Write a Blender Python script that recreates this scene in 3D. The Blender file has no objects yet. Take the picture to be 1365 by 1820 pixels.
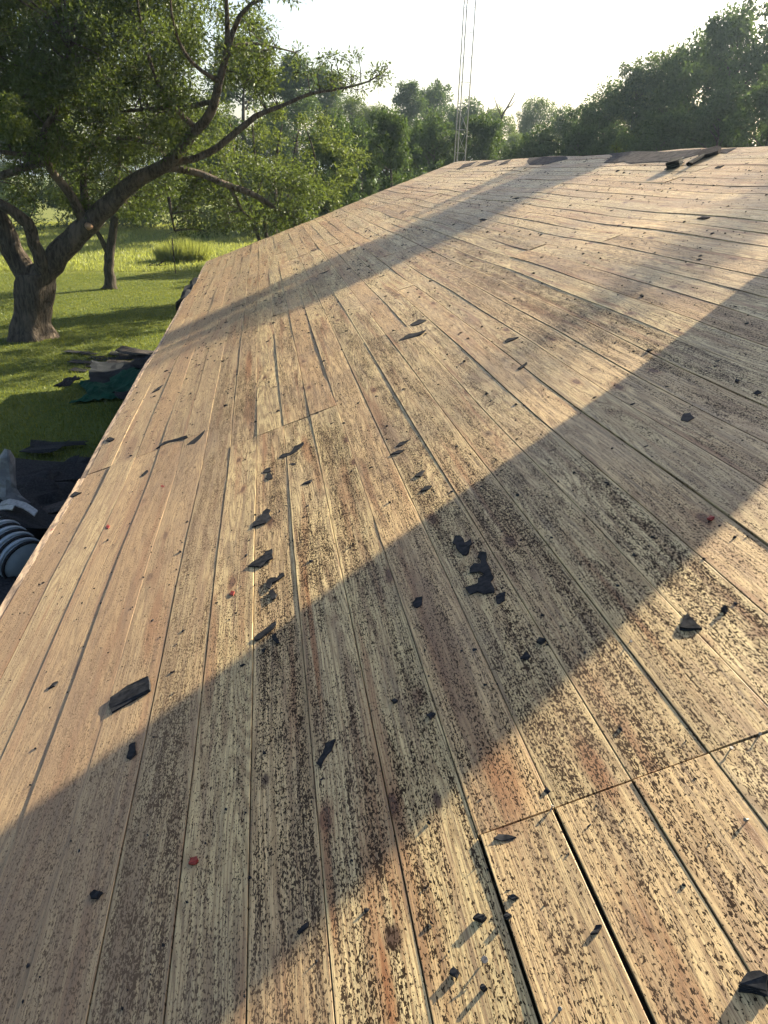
import bpy, math, random
import numpy as np
from mathutils import Vector, Matrix
from mathutils.geometry import tessellate_polygon
rad = math.radians
sc = bpy.context.scene
COL = sc.collection

# ------------------------------------------------------------------ camera
CAM_H = 4.40                      # eye height above the lawn
PITCH = 23.37
FPX, CX, CY = 1400.0, 682.5, 910.0   # focal length and centre in photo pixels
cam_d = bpy.data.cameras.new('camera')
cam_d.sensor_fit = 'VERTICAL'
cam_d.sensor_height = 24.0
cam_d.lens = 24.0 * FPX / 1820.0
cam_d.clip_start = 0.05
cam_d.clip_end = 3000
cam = bpy.data.objects.new('camera', cam_d)
COL.objects.link(cam)
cam.location = (0, 0, CAM_H)
cam.rotation_euler = (rad(90 - PITCH), 0, 0)
sc.camera = cam

# ------------------------------------------------------------------ sky, sun, exposure
SUN_AZ, SUN_EL = 48.0, 25.6       # azimuth to the right of +Y
world = bpy.data.worlds.new('World')
sc.world = world
world.use_nodes = True
wn = world.node_tree
sky = wn.nodes.new('ShaderNodeTexSky')
sky.sky_type = 'NISHITA'
sky.sun_disc = False
sky.sun_elevation = rad(SUN_EL)
sky.sun_rotation = rad(SUN_AZ)
sky.air_density = 1.0
sky.dust_density = 3.0
sky.ozone_density = 1.0
wn.links.new(sky.outputs[0], wn.nodes['Background'].inputs[0])
wn.nodes['Background'].inputs[1].default_value = 0.058
sun_d = bpy.data.lights.new('sun', 'SUN')
sun_d.energy = 5.0
sun_d.angle = rad(0.53)
sun_d.color = (1.0, 0.87, 0.64)
sun = bpy.data.objects.new('sun', sun_d)
COL.objects.link(sun)
SUN_DIR = Vector((math.sin(rad(SUN_AZ)) * math.cos(rad(SUN_EL)),
                  math.cos(rad(SUN_AZ)) * math.cos(rad(SUN_EL)), math.sin(rad(SUN_EL))))
sun.rotation_euler = SUN_DIR.to_track_quat('Z', 'Y').to_euler()
sun.location = (30, 30, 40)
vs = sc.view_settings
vs.view_transform = 'Standard'
vs.look = 'None'
vs.gamma = 1.0
vs.use_curve_mapping = False
vs.exposure = 2.07
sc.cycles.adaptive_threshold = 0.03
sc.cycles.volume_bounces = 0
sc.cycles.max_bounces = 4
sc.cycles.diffuse_bounces = 2
sc.cycles.glossy_bounces = 2
sc.cycles.transmission_bounces = 3
sc.cycles.transparent_max_bounces = 8

# ------------------------------------------------------------------ small helpers
def link(o, parent=None):
    COL.objects.link(o)
    if parent is not None:
        o.parent = parent
    return o

def tag(o, label=None, cat=None, group=None, kind=None):
    if label: o['label'] = label
    if cat: o['category'] = cat
    if group: o['group'] = group
    if kind: o['kind'] = kind
    return o

def empty(name, loc, rot=(0, 0, 0)):
    o = bpy.data.objects.new(name, None)
    o.empty_display_size = 0.2
    o.location = loc
    o.rotation_euler = rot
    return link(o)

def mesh_np(name, V, F, mat=None, parent=None, smooth=False):
    """V (n,3) array; F (m,k) array of equal-length faces; one mesh object"""
    V = np.asarray(V, dtype=np.float32); F = np.asarray(F, dtype=np.int32)
    me = bpy.data.meshes.new(name)
    m, k = F.shape
    me.vertices.add(len(V)); me.vertices.foreach_set('co', V.ravel())
    me.loops.add(m * k); me.loops.foreach_set('vertex_index', F.ravel())
    me.polygons.add(m); me.polygons.foreach_set('loop_start', np.arange(0, m * k, k, dtype=np.int32))
    if smooth:
        me.polygons.foreach_set('use_smooth', np.ones(m, dtype=bool))
    me.update(calc_edges=True)
    if mat: me.materials.append(mat)
    return link(bpy.data.objects.new(name, me), parent)

class MB:
    """collects shapes for one mesh"""
    def __init__(s): s.v = []; s.f = []
    def add(s, V, F):
        b = len(s.v); s.v += [tuple(x) for x in V]; s.f += [tuple(i + b for i in f) for f in F]
    def box(s, c, d, rot=None, bev=0.0):
        hx, hy, hz = d[0] / 2, d[1] / 2, d[2] / 2
        V = [Vector((x * hx, y * hy, z * hz)) for z in (-1, 1) for x, y in ((-1, -1), (1, -1), (1, 1), (-1, 1))]
        if rot is not None: V = [rot @ v for v in V]
        V = [v + Vector(c) for v in V]
        s.add(V, [(3, 2, 1, 0), (4, 5, 6, 7), (0, 1, 5, 4), (1, 2, 6, 5), (2, 3, 7, 6), (3, 0, 4, 7)])
    def tube(s, pts, rads, n=8, wob=0.0, rng=None, cap=True):
        pts = [Vector(p) for p in pts]
        up = Vector((0, 0, 1)); rings = []
        t0 = (pts[1] - pts[0]).normalized()
        a = t0.orthogonal().normalized()
        for i, p in enumerate(pts):
            t = (pts[min(i + 1, len(pts) - 1)] - pts[max(i - 1, 0)]).normalized()
            a = (a - t * a.dot(t)).normalized(); b = t.cross(a)
            ring = []
            for k in range(n):
                an = 2 * math.pi * k / n
                r = rads[i] * (1 + (rng.uniform(-wob, wob) if rng else 0))
                ring.append(p + (a * math.cos(an) + b * math.sin(an)) * r)
            rings.append(ring)
        V = [v for r in rings for v in r]; F = []
        for i in range(len(pts) - 1):
            for k in range(n):
                F.append((i * n + k, i * n + (k + 1) % n, (i + 1) * n + (k + 1) % n, (i + 1) * n + k))
        if cap:
            F.append(tuple(range(n - 1, -1, -1))); F.append(tuple((len(pts) - 1) * n + k for k in range(n)))
        s.add(V, F)
    def build(s, name, mat, parent=None, smooth=False, sharp=None):
        me = bpy.data.meshes.new(name)
        me.from_pydata(s.v, [], s.f); me.update()
        if smooth:
            for p in me.polygons: p.use_smooth = True
            if sharp: me.set_sharp_from_angle(angle=rad(sharp))
        if mat: me.materials.append(mat)
        return link(bpy.data.objects.new(name, me), parent)

def catmull(P, R, step):
    """smooth a polyline with radii"""
    P = [Vector(p) for p in P]; oP = []; oR = []
    for i in range(len(P) - 1):
        p0 = P[max(i - 1, 0)]; p1 = P[i]; p2 = P[i + 1]; p3 = P[min(i + 2, len(P) - 1)]
        n = max(1, int((p2 - p1).length / step))
        for k in range(n):
            t = k / n
            oP.append(0.5 * ((2 * p1) + (p2 - p0) * t + (2 * p0 - 5 * p1 + 4 * p2 - p3) * t * t + (3 * p1 - p0 - 3 * p2 + p3) * t ** 3))
            oR.append(R[i] * (1 - t) + R[i + 1] * t)
    oP.append(P[-1]); oR.append(R[-1])
    return oP, oR

CP, SP = math.cos(rad(PITCH)), math.sin(rad(PITCH))
def ray(px, py):
    X = (px - CX) / FPX; Y = (CY - py) / FPX
    return Vector((X, CP + Y * SP, Y * CP - SP))
def at(px, py, dist):
    """the place seen at a photo pixel at a given distance ahead (world y)"""
    R = ray(px, py)
    return Vector((0, 0, CAM_H)) + R * (dist / R.y)
def on_ground(px, py, z=0.0):
    R = ray(px, py)
    return Vector((0, 0, CAM_H)) + R * ((z - CAM_H) / R.z)

# ------------------------------------------------------------------ roof frame
TH = rad(18.43)                   # 4 in 12 pitch
YAW = rad(8.227)                  # heading of the eave
HP = 1.45                         # eye to roof plane
U0, U1 = -1.908, 5.133            # eave and ridge, measured up the slope
V0, V1 = -3.0, 23.1
BW = (U1 - U0) / 38.0
R_ROOF = Matrix.Rotation(YAW, 4, 'Z') @ Matrix.Rotation(-TH, 4, 'Y')
EU = (R_ROOF @ Vector((1, 0, 0))); EV = (R_ROOF @ Vector((0, 1, 0))); EN = (R_ROOF @ Vector((0, 0, 1)))
FOOT = Vector((0, 0, CAM_H)) - EN * HP
M_ROOF = Matrix.Translation(FOOT) @ R_ROOF

def Wb(u, v):
    """gentle sags of the old deck between its rafters"""
    return (0.010 * np.sin(np.asarray(v, dtype=float) * 1.1 + u * 0.6) + 0.007 * np.sin(u * 2.3 + 1)
            + 0.006 * np.sin(np.asarray(v, dtype=float) * 2.57 + u * 1.3))
def v_end(u):
    """the far gable runs a little askew"""
    return float(np.interp(u, [U0, U1], [20.25, 23.1]))
def roof_at(px, py):
    R = ray(px, py); w = 0.0
    for _ in range(8):
        s = -(HP - w) / R.dot(EN); Pp = R * s
        u = Pp.dot(EU); v = Pp.dot(EV)
        w = float(Wb(min(max(u, U0), U1), min(max(v, V0), V1)))
    return u, v
def roof_pt(u, v, w=0.0):
    return FOOT + EU * u + EV * v + EN * (float(Wb(u, v)) + w)

# ------------------------------------------------------------------ materials
class NT:
    def __init__(s, name):
        s.m = bpy.data.materials.new(name); s.m.use_nodes = True
        s.t = s.m.node_tree; s.b = s.t.nodes['Principled BSDF']; s.out = s.t.nodes['Material Output']
    def n(s, typ, **kw):
        x = s.t.nodes.new(typ)
        for k, v in kw.items(): setattr(x, k, v)
        return x
    def l(s, a, b): s.t.links.new(a, b)
    def put(s, sock, v):
        if isinstance(v, (int, float)): sock.default_value = v
        elif isinstance(v, (tuple, list)):
            sock.default_value = tuple(v) if len(v) == len(sock.default_value) else tuple(v) + (1.0,)
        else: s.l(v, sock)
    def math(s, op, a, b=0.0, c=0.0, clamp=False):
        x = s.n('ShaderNodeMath', operation=op, use_clamp=clamp)
        s.put(x.inputs[0], a); s.put(x.inputs[1], b); s.put(x.inputs[2], c); return x.outputs[0]
    def vmath(s, op, a, b=(0, 0, 0)):
        x = s.n('ShaderNodeVectorMath', operation=op)
        s.put(x.inputs[0], a); s.put(x.inputs[1], b); return x.outputs[0]
    def noise(s, vec, scale=1.0, detail=3.0, rough=0.55, dist=0.0):
        x = s.n('ShaderNodeTexNoise')
        s.put(x.inputs['Vector'], vec); x.inputs['Scale'].default_value = scale
        x.inputs['Detail'].default_value = detail; x.inputs['Roughness'].default_value = rough
        x.inputs['Distortion'].default_value = dist
        return x.outputs['Fac']
    def step(s, v, a, b, lo=0.0, hi=1.0):
        x = s.n('ShaderNodeMapRange', interpolation_type='SMOOTHSTEP')
        s.put(x.inputs['Value'], v); s.put(x.inputs['From Min'], a); s.put(x.inputs['From Max'], b)
        x.inputs['To Min'].default_value = lo; x.inputs['To Max'].default_value = hi
        return x.outputs[0]
    def mix(s, f, a, b, mode='MIX'):
        x = s.n('ShaderNodeMix', data_type='RGBA', blend_type=mode)
        s.put(x.inputs[0], f); s.put(x.inputs[6], a); s.put(x.inputs[7], b); return x.outputs[2]
    def ramp(s, f, stops):
        x = s.n('ShaderNodeValToRGB'); e = x.color_ramp.elements
        e[0].position, e[0].color = stops[0][0], stops[0][1] + (1,)
        e[1].position, e[1].color = stops[-1][0], stops[-1][1] + (1,)
        for p, c in stops[1:-1]:
            q = e.new(p); q.color = c + (1,)
        s.put(x.inputs[0], f); return x.outputs[0]
    def bump(s, h, dist, strength=1.0, normal=None):
        x = s.n('ShaderNodeBump'); x.inputs['Strength'].default_value = strength
        x.inputs['Distance'].default_value = dist; s.put(x.inputs['Height'], h)
        if normal is not None: s.l(normal, x.inputs['Normal'])
        return x.outputs[0]
    def coord(s, obj=None):
        x = s.n('ShaderNodeTexCoord')
        if obj is not None: x.object = obj
        return x.outputs['Object']
    def fin(s, col=None, rough=None, normal=None, spec=None, spec_in=None):
        if spec_in is not None: s.l(spec_in, s.b.inputs['Specular IOR Level'])
        if col is not None: s.put(s.b.inputs['Base Color'], col)
        if rough is not None: s.put(s.b.inputs['Roughness'], rough)
        if normal is not None: s.l(normal, s.b.inputs['Normal'])
        if spec is not None: s.b.inputs['Specular IOR Level'].default_value = spec
        return s.m

def mat_plank(roof_obj):
    k = NT('weathered_pine')
    o = k.coord(); rc = k.coord(roof_obj)
    rnd = k.n('ShaderNodeObjectInfo').outputs['Random']
    wn_ = k.n('ShaderNodeTexWhiteNoise', noise_dimensions='1D'); k.l(rnd, wn_.inputs['W'])
    r2 = wn_.outputs['Value']
    sepc = k.n('ShaderNodeSeparateColor'); k.l(wn_.outputs['Color'], sepc.inputs[0])
    r3 = sepc.outputs[1]; r4 = sepc.outputs[2]
    off = k.n('ShaderNodeCombineXYZ'); k.l(k.math('MULTIPLY', rnd, 61.0), off.inputs[0]); k.l(k.math('MULTIPLY', r2, 173.0), off.inputs[1])
    p = k.vmath('ADD', o, off.outputs[0])
    sep = k.n('ShaderNodeSeparateXYZ'); k.l(o, sep.inputs[0]); x = sep.outputs[0]
    # growth rings: contours of a long stretched field
    fld = k.noise(k.vmath('MULTIPLY', p, (7.0, 0.42, 1)), 1.0, 1.5, 0.4)
    fld2 = k.noise(k.vmath('MULTIPLY', p, (26.0, 3.0, 1)), 1.0, 2.0)
    ph = k.math('ADD', k.math('MULTIPLY', fld, k.math('MULTIPLY_ADD', r3, 120.0, 110.0)), k.math('MULTIPLY', fld2, 5.0))
    ring = k.math('MULTIPLY_ADD', k.math('SINE', ph), 0.5, 0.5)
    fine = k.noise(k.vmath('MULTIPLY', p, (330.0, 7.0, 1)), 1.0, 3.0, 0.6)
    mid = k.noise(k.vmath('MULTIPLY', p, (22.0, 1.1, 1)), 1.0, 4.0, 0.6)
    c = k.ramp(r2, [(0.0, (0.64, 0.49, 0.245)), (0.2, (0.53, 0.395, 0.20)), (0.42, (0.68, 0.53, 0.275)), (0.6, (0.46, 0.305, 0.15)), (0.8, (0.64, 0.465, 0.235)), (1.0, (0.53, 0.34, 0.16))])
    c = k.mix(k.math('MULTIPLY', k.step(ring, 0.35, 1.0), 0.55), c, (0.20, 0.115, 0.05))
    c = k.mix(k.math('MULTIPLY', k.step(fine, 0.46, 0.66), 0.72), c, (0.13, 0.078, 0.04))
    # pinkish heartwood bands and long rusty resin streaks
    c = k.mix(k.math('MULTIPLY', k.step(mid, 0.50, 0.68), 0.5), c, (0.27, 0.16, 0.095))
    heart = k.noise(k.vmath('MULTIPLY', p, (13.0, 0.55, 3)), 1.0, 2.0)
    c = k.mix(k.math('MULTIPLY', k.step(heart, 0.55, 0.68), 0.66), c, (0.27, 0.125, 0.055))
    gry = k.noise(k.vmath('MULTIPLY', p, (62.0, 1.3, 7)), 1.0, 3.0, 0.65)
    c = k.mix(k.math('MULTIPLY', k.step(gry, 0.50, 0.68), 0.62), c, (0.17, 0.115, 0.07))
    # knots with a stretched halo
    vo = k.n('ShaderNodeTexVoronoi', feature='F1', voronoi_dimensions='2D')
    k.l(k.vmath('MULTIPLY', k.vmath('ADD', p, k.vmath('MULTIPLY', o, (0, 0, 0))), (4.6, 1.55, 1)), vo.inputs['Vector']); vo.inputs['Scale'].default_value = 1.0
    vs_ = k.n('ShaderNodeSeparateColor'); k.l(vo.outputs['Color'], vs_.inputs[0])
    has = k.step(vs_.outputs[0], 0.70, 0.72)
    kw = k.math('ADD', vo.outputs['Distance'], k.math('MULTIPLY', k.math('SUBTRACT', k.noise(k.vmath('MULTIPLY', p, (40, 14, 1)), 1.0, 3.0), 0.5), 0.13))
    halo = k.math('MULTIPLY', k.step(kw, 0.17, 0.05), has)
    knot = k.math('MULTIPLY', k.step(kw, 0.078, 0.055), has)
    c = k.mix(k.math('MULTIPLY', halo, 0.7), c, (0.24, 0.115, 0.05))
    core = k.step(k.math('SINE', k.math('MULTIPLY', kw, 260.0)), -0.6, 0.8)
    c = k.mix(k.math('MULTIPLY', knot, 0.92), c, k.mix(core, (0.055, 0.024, 0.013), (0.15, 0.066, 0.03)))
    # big lost-resin stains at known places, in roof coordinates (u, v, half width, half length)
    for (u, v, a, b, st, sc_) in STAINS:
        d = k.vmath('MULTIPLY', k.vmath('SUBTRACT', rc, (u, v, 0)), (1 / a, 1 / b, 0))
        ln = k.n('ShaderNodeVectorMath', operation='LENGTH'); k.l(d, ln.inputs[0])
        wob = k.math('ADD', ln.outputs['Value'], k.math('MULTIPLY', k.math('SUBTRACT', mid, 0.5), 1.3))
        c = k.mix(k.math('MULTIPLY', k.step(wob, 1.0, 0.35), st), c, sc_)
    # bituminous residue: flecks stuck where the felt and shingles were
    dens = k.noise(k.vmath('MULTIPLY', rc, (0.9, 0.45, 0.5)), 1.0, 3.0, 0.6)
    dens2 = k.noise(k.vmath('MULTIPLY', p, (19.0, 1.3, 2)), 1.0, 3.0, 0.6)
    rs = k.n('ShaderNodeSeparateXYZ'); k.l(rc, rs.inputs[0])
    eave = k.step(rs.outputs[0], -1.5, -0.75, 0.68, 1.0)                     # little residue in the two lowest courses
    up = k.step(rs.outputs[0], 2.0, 3.6, 1.0, 0.5)
    near = k.step(rs.outputs[1], 15.0, 6.0, 0.6, 1.0)
    edge = k.step(k.math('ABSOLUTE', x), 0.088, 0.074)
    dd = k.math('ADD', k.math('MULTIPLY', dens, 0.55), k.math('MULTIPLY', dens2, 0.75))
    dd = k.math('MULTIPLY', k.math('MULTIPLY', k.step(dd, 0.36, 0.76), eave), k.math('MULTIPLY', up, near))
    dd = k.math('MULTIPLY', dd, k.math('MULTIPLY_ADD', edge, 0.6, 0.4))
    dd = k.math('MULTIPLY', dd, k.math('MULTIPLY_ADD', r4, 0.4, 0.65))
    fl = k.noise(k.vmath('MULTIPLY', p, (230.0, 90.0, 1)), 1.0, 2.0, 0.6, 0.5)
    fl2 = k.noise(k.vmath('MULTIPLY', p, (110.0, 44.0, 9)), 1.0, 3.0, 0.66, 0.3)
    grv = k.math('MULTIPLY', k.math('SUBTRACT', fine, 0.5), 0.2)
    clus = k.math('MULTIPLY', k.math('SUBTRACT', k.noise(k.vmath('MULTIPLY', p, (38.0, 9.0, 4)), 1.0, 2.0), 0.5), 0.16)
    fl = k.math('ADD', fl, k.math('ADD', grv, clus)); fl2 = k.math('ADD', fl2, k.math('ADD', grv, clus))
    thr = k.math('MULTIPLY_ADD', dd, -0.165, 0.663)
    tar = k.step(fl, thr, k.math('ADD', thr, 0.028))
    thr2 = k.math('MULTIPLY_ADD', dd, -0.16, 0.712)
    tar2 = k.step(fl2, thr2, k.math('ADD', thr2, 0.018))
    tarm = k.math('MAXIMUM', tar, tar2)
    smear = k.step(fl2, k.math('SUBTRACT', thr2, 0.16), k.math('ADD', thr2, 0.02))
    c = k.mix(k.math('MULTIPLY', k.math('MULTIPLY', smear, dd), 0.32), c, (0.13, 0.085, 0.05))
    c = k.mix(k.math('MULTIPLY', tarm, 0.96), c, k.mix(fine, (0.012, 0.008, 0.006), (0.032, 0.020, 0.014)))
    # nail holes
    # grime over the whole deck, long bruises
    gr = k.noise(k.vmath('MULTIPLY', rc, (1.6, 0.7, 1)), 1.0, 4.0, 0.6)
    c = k.mix(k.math('MULTIPLY', k.step(gr, 0.42, 0.72), 0.45), c, (0.19, 0.135, 0.095))
    ev = k.step(rs.outputs[0], -0.55, -1.1)
    c = k.mix(k.math('MULTIPLY', ev, k.math('MULTIPLY_ADD', mid, 0.5, 0.22)), c, (0.24, 0.165, 0.105))
    h = k.math('MULTIPLY', fine, -0.8)
    h = k.math('ADD', h, k.math('MULTIPLY', k.step(fine, 0.55, 0.68), 0.4))
    h = k.math('ADD', h, k.math('MULTIPLY', k.noise(k.vmath('MULTIPLY', p, (11, 3.0, 1)), 1.0, 1.0), 3.0))
    h = k.math('ADD', h, k.math('MULTIPLY', k.noise(k.vmath('MULTIPLY', p, (70, 38, 2)), 1.0, 2.0), 1.5))
    nrm = k.bump(h, 0.0007, 0.9)
    return k.fin(c, k.step(mid, 0.3, 0.8, 0.50, 0.68), nrm, None, k.math('MULTIPLY_ADD', tarm, -0.34, 0.36))

def mat_simple(name, c1, c2, scale=(6, 6, 6), rough=0.8, bump=0.0, detail=4.0, spec=0.3, metal=0.0):
    k = NT(name); o = k.coord()
    rnd = k.n('ShaderNodeObjectInfo').outputs['Random']
    p = k.vmath('ADD', k.vmath('MULTIPLY', o, scale), k.vmath('SCALE', (17, 31, 7)))
    q = k.n('ShaderNodeVectorMath', operation='SCALE'); q.inputs[0].default_value = (31, 17, 53); k.l(rnd, q.inputs['Scale'])
    p = k.vmath('ADD', p, q.outputs[0])
    f = k.noise(p, 1.0, detail, 0.6)
    c = k.mix(k.step(f, 0.32, 0.68), c1, c2)
    k.b.inputs['Metallic'].default_value = metal
    return k.fin(c, rough, k.bump(f, bump, 0.9) if bump else None, spec)

def mat_leaf(name, dark, light, trans, tw=0.5):
    k = NT(name)
    g = k.n('ShaderNodeNewGeometry')
    r = g.outputs['Random Per Island']
    c = k.mix(r, dark, light)
    big = k.noise(k.coord(), 0.5, 2.0)
    c = k.mix(k.math('MULTIPLY', k.step(big, 0.35, 0.7), 0.35), c, light)
    d = k.n('ShaderNodeBsdfDiffuse'); k.l(c, d.inputs[0])
    t = k.n('ShaderNodeBsdfTranslucent'); k.put(t.inputs[0], k.mix(r, tuple(x * 0.6 for x in trans), trans))
    gl = k.n('ShaderNodeBsdfGlossy'); gl.inputs['Roughness'].default_value = 0.42; k.put(gl.inputs[0], (0.8, 0.85, 0.8))
    m1 = k.n('ShaderNodeMixShader'); m1.inputs[0].default_value = tw; k.l(d.outputs[0], m1.inputs[1]); k.l(t.outputs[0], m1.inputs[2])
    m2 = k.n('ShaderNodeMixShader'); m2.inputs[0].default_value = 0.02; k.l(m1.outputs[0], m2.inputs[1]); k.l(gl.outputs[0], m2.inputs[2])
    k.l(m2.outputs[0], k.out.inputs['Surface'])
    return k.m

def mat_bark(name, c1, c2, c3):
    k = NT(name); o = k.coord()
    f = k.noise(k.vmath('MULTIPLY', o, (16, 16, 3.2)), 1.0, 5.0, 0.65, 0.6)
    g = k.noise(k.vmath('MULTIPLY', o, (2.2, 2.2, 1.2)), 1.0, 3.0)
    c = k.mix(k.step(f, 0.35, 0.62), c1, c2)
    c = k.mix(k.math('MULTIPLY', k.step(g, 0.5, 0.7), 0.6), c, c3)
    return k.fin(c, 0.9, k.bump(f, 0.07, 1.0), 0.12)

def spot(px, py, a, b, st, c=(0.255, 0.10, 0.035)):
    u, v = roof_at(px, py)
    return (round(u, 3), round(v, 3), a, b, st, c)
RUST, BROWN, DARK = (0.26, 0.105, 0.038), (0.20, 0.105, 0.055), (0.055, 0.026, 0.016)
STAINS = [spot(1060, 1365, 0.035, 0.16, 0.85, RUST), spot(690, 1760, 0.016, 0.16, 0.8, RUST), spot(275, 1090, 0.035, 0.42, 0.75, RUST),
          spot(556, 1130, 0.014, 0.75, 0.8, RUST), spot(585, 1560, 0.012, 0.30, 0.7, RUST), spot(800, 1180, 0.055, 1.0, 0.62, BROWN),
          spot(900, 1390, 0.05, 0.22, 0.6, RUST), spot(442, 650, 0.045, 0.9, 0.75, RUST), spot(232, 795, 0.07, 0.45, 0.75, BROWN),
          spot(300, 655, 0.05, 1.0, 0.6, BROWN), spot(545, 800, 0.04, 0.35, 0.65, RUST), spot(690, 760, 0.05, 0.9, 0.5, BROWN),
          spot(695, 1665, 0.024, 0.045, 0.95, DARK), spot(742, 1236, 0.020, 0.055, 0.85, BROWN), spot(776, 1420, 0.017, 0.05, 0.95, DARK),
          spot(1345, 1125, 0.03, 0.04, 0.7, BROWN), spot(1335, 1480, 0.02, 0.07, 0.8, BROWN), spot(868, 770, 0.022, 0.07, 0.85, DARK), spot(472, 1385, 0.014, 0.035, 0.9, DARK)]
M = {}
M['felt'] = mat_simple('black_roofing_felt', (0.014, 0.015, 0.018), (0.034, 0.035, 0.039), (45, 45, 45), 0.9, 0.001, 4.0, 0.06)
M['felt_grey'] = mat_simple('faded_roofing_felt', (0.045, 0.042, 0.042), (0.085, 0.078, 0.075), (30, 30, 30), 1.0, 0.0, 4.0, 0.0)
M['felt_ridge'] = mat_simple('ridge_felt', (0.07, 0.065, 0.064), (0.14, 0.128, 0.122), (14, 14, 14), 1.0, 0.0, 4.0, 0.0)
M['felt_brown'] = mat_simple('brown_torn_felt', (0.06, 0.035, 0.022), (0.13, 0.075, 0.045), (40, 40, 40), 0.8, 0.0015)
M['red'] = mat_simple('red_plastic', (0.17, 0.018, 0.013), (0.26, 0.03, 0.018), (90, 90, 90), 0.5)
M['steel'] = mat_simple('dull_galvanised_steel', (0.22, 0.225, 0.23), (0.34, 0.345, 0.35), (20, 20, 20), 0.5, 0, 3, 0.4, 0.3)
M['nail'] = mat_simple('roofing_nail_steel', (0.10, 0.09, 0.085), (0.22, 0.21, 0.20), (200, 200, 200), 0.5, 0, 3, 0.5, 0.3)
M['trim'] = mat_simple('pale_trim_wood', (0.10, 0.075, 0.06), (0.42, 0.31, 0.215), (40, 7, 40), 0.85, 0.0006)
M['deck'] = mat_simple('old_sheathing', (0.10, 0.075, 0.05), (0.20, 0.15, 0.10), (10, 2, 10), 0.8)
M['siding'] = mat_simple('painted_siding', (0.50, 0.48, 0.43), (0.60, 0.58, 0.52), (3, 3, 20), 0.6)
M['bark'] = mat_bark('old_tree_bark', (0.030, 0.024, 0.019), (0.10, 0.082, 0.066), (0.16, 0.125, 0.095))
M['bark_dark'] = mat_bark('dark_tree_bark', (0.025, 0.021, 0.017), (0.075, 0.062, 0.05), (0.10, 0.085, 0.065))
M['raw_wood'] = mat_simple('broken_heartwood', (0.30, 0.15, 0.08), (0.45, 0.28, 0.16), (12, 12, 3), 0.8, 0.01)
M['leaf_main'] = mat_leaf('leaf_deep_green', (0.022, 0.037, 0.010), (0.048, 0.070, 0.018), (0.11, 0.15, 0.026), 0.48)
M['leaf_light'] = mat_leaf('leaf_yellow_green', (0.03, 0.048, 0.010), (0.066, 0.09, 0.020), (0.13, 0.17, 0.028), 0.5)
M['leaf_dark'] = mat_leaf('leaf_dark_green', (0.022, 0.042, 0.014), (0.05, 0.080, 0.026), (0.085, 0.135, 0.03), 0.42)
M['leaf_olive'] = mat_leaf('leaf_olive_green', (0.035, 0.055, 0.018), (0.075, 0.10, 0.03), (0.13, 0.18, 0.04), 0.45)

# ------------------------------------------------------------------ ground
def build_ground():
    k = NT('lawn_soil'); o = k.coord()
    s = k.n('ShaderNodeSeparateXYZ'); k.l(o, s.inputs[0])
    a = k.noise(k.vmath('MULTIPLY', o, (0.35, 0.35, 1)), 1.0, 4.0)
    b = k.noise(k.vmath('MULTIPLY', o, (9, 9, 1)), 1.0, 4.0, 0.65)
    c = k.mix(k.step(a, 0.35, 0.68), (0.055, 0.078, 0.016), (0.088, 0.108, 0.026))
    c = k.mix(k.math('MULTIPLY', k.step(b, 0.45, 0.7), 0.45), c, (0.035, 0.055, 0.014))
    fld = k.step(k.math('ADD', s.outputs[1], k.math('MULTIPLY', a, 3.0)), 39.5, 41.0)
    c = k.mix(k.math('MULTIPLY', fld, 0.7), c, (0.14, 0.155, 0.04))
    d = k.vmath('MULTIPLY', k.vmath('SUBTRACT', o, (-3.6, 9.0, 0)), (1 / 3.2, 1 / 4.2, 0))
    ln = k.n('ShaderNodeVectorMath', operation='LENGTH'); k.l(d, ln.inputs[0])
    bare = k.step(k.math('ADD', ln.outputs['Value'], k.math('MULTIPLY', k.math('SUBTRACT', b, 0.5), 0.9)), 1.05, 0.75)
    c = k.mix(bare, c, k.mix(b, (0.06, 0.05, 0.035), (0.13, 0.105, 0.07)))
    m = k.fin(c, 0.95, k.bump(b, 0.05, 0.7), 0.1)
    nx = 121
    xs = np.concatenate([np.linspace(-700, -45, 14), np.linspace(-40, 40, 81), np.linspace(45, 700, 14)])
    ys = np.concatenate([np.linspace(-300, -12, 8), np.linspace(-8, 82, 91), np.linspace(88, 1200, 22)])
    X, Y = np.meshgrid(xs, ys)
    Z = 0.05 * np.sin(X * 0.31 + 1) * np.sin(Y * 0.23) + 0.02 * np.sin(X * 0.9) * np.cos(Y * 0.7)
    Z = Z - 0.02
    V = np.stack([X, Y, Z], -1).reshape(-1, 3)
    n = len(xs); i = np.arange(len(ys) - 1)[:, None] * n + np.arange(n - 1)[None, :]
    F = np.stack([i, i + 1, i + n + 1, i + n], -1).reshape(-1, 4)
    g = mesh_np('ground', V, F, m, None, True)
    tag(g, kind='structure')
def gz(x, y):
    return 0.05 * np.sin(x * 0.31 + 1) * np.sin(y * 0.23) + 0.02 * np.sin(x * 0.9) * np.cos(y * 0.7) - 0.02
build_ground()

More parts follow.
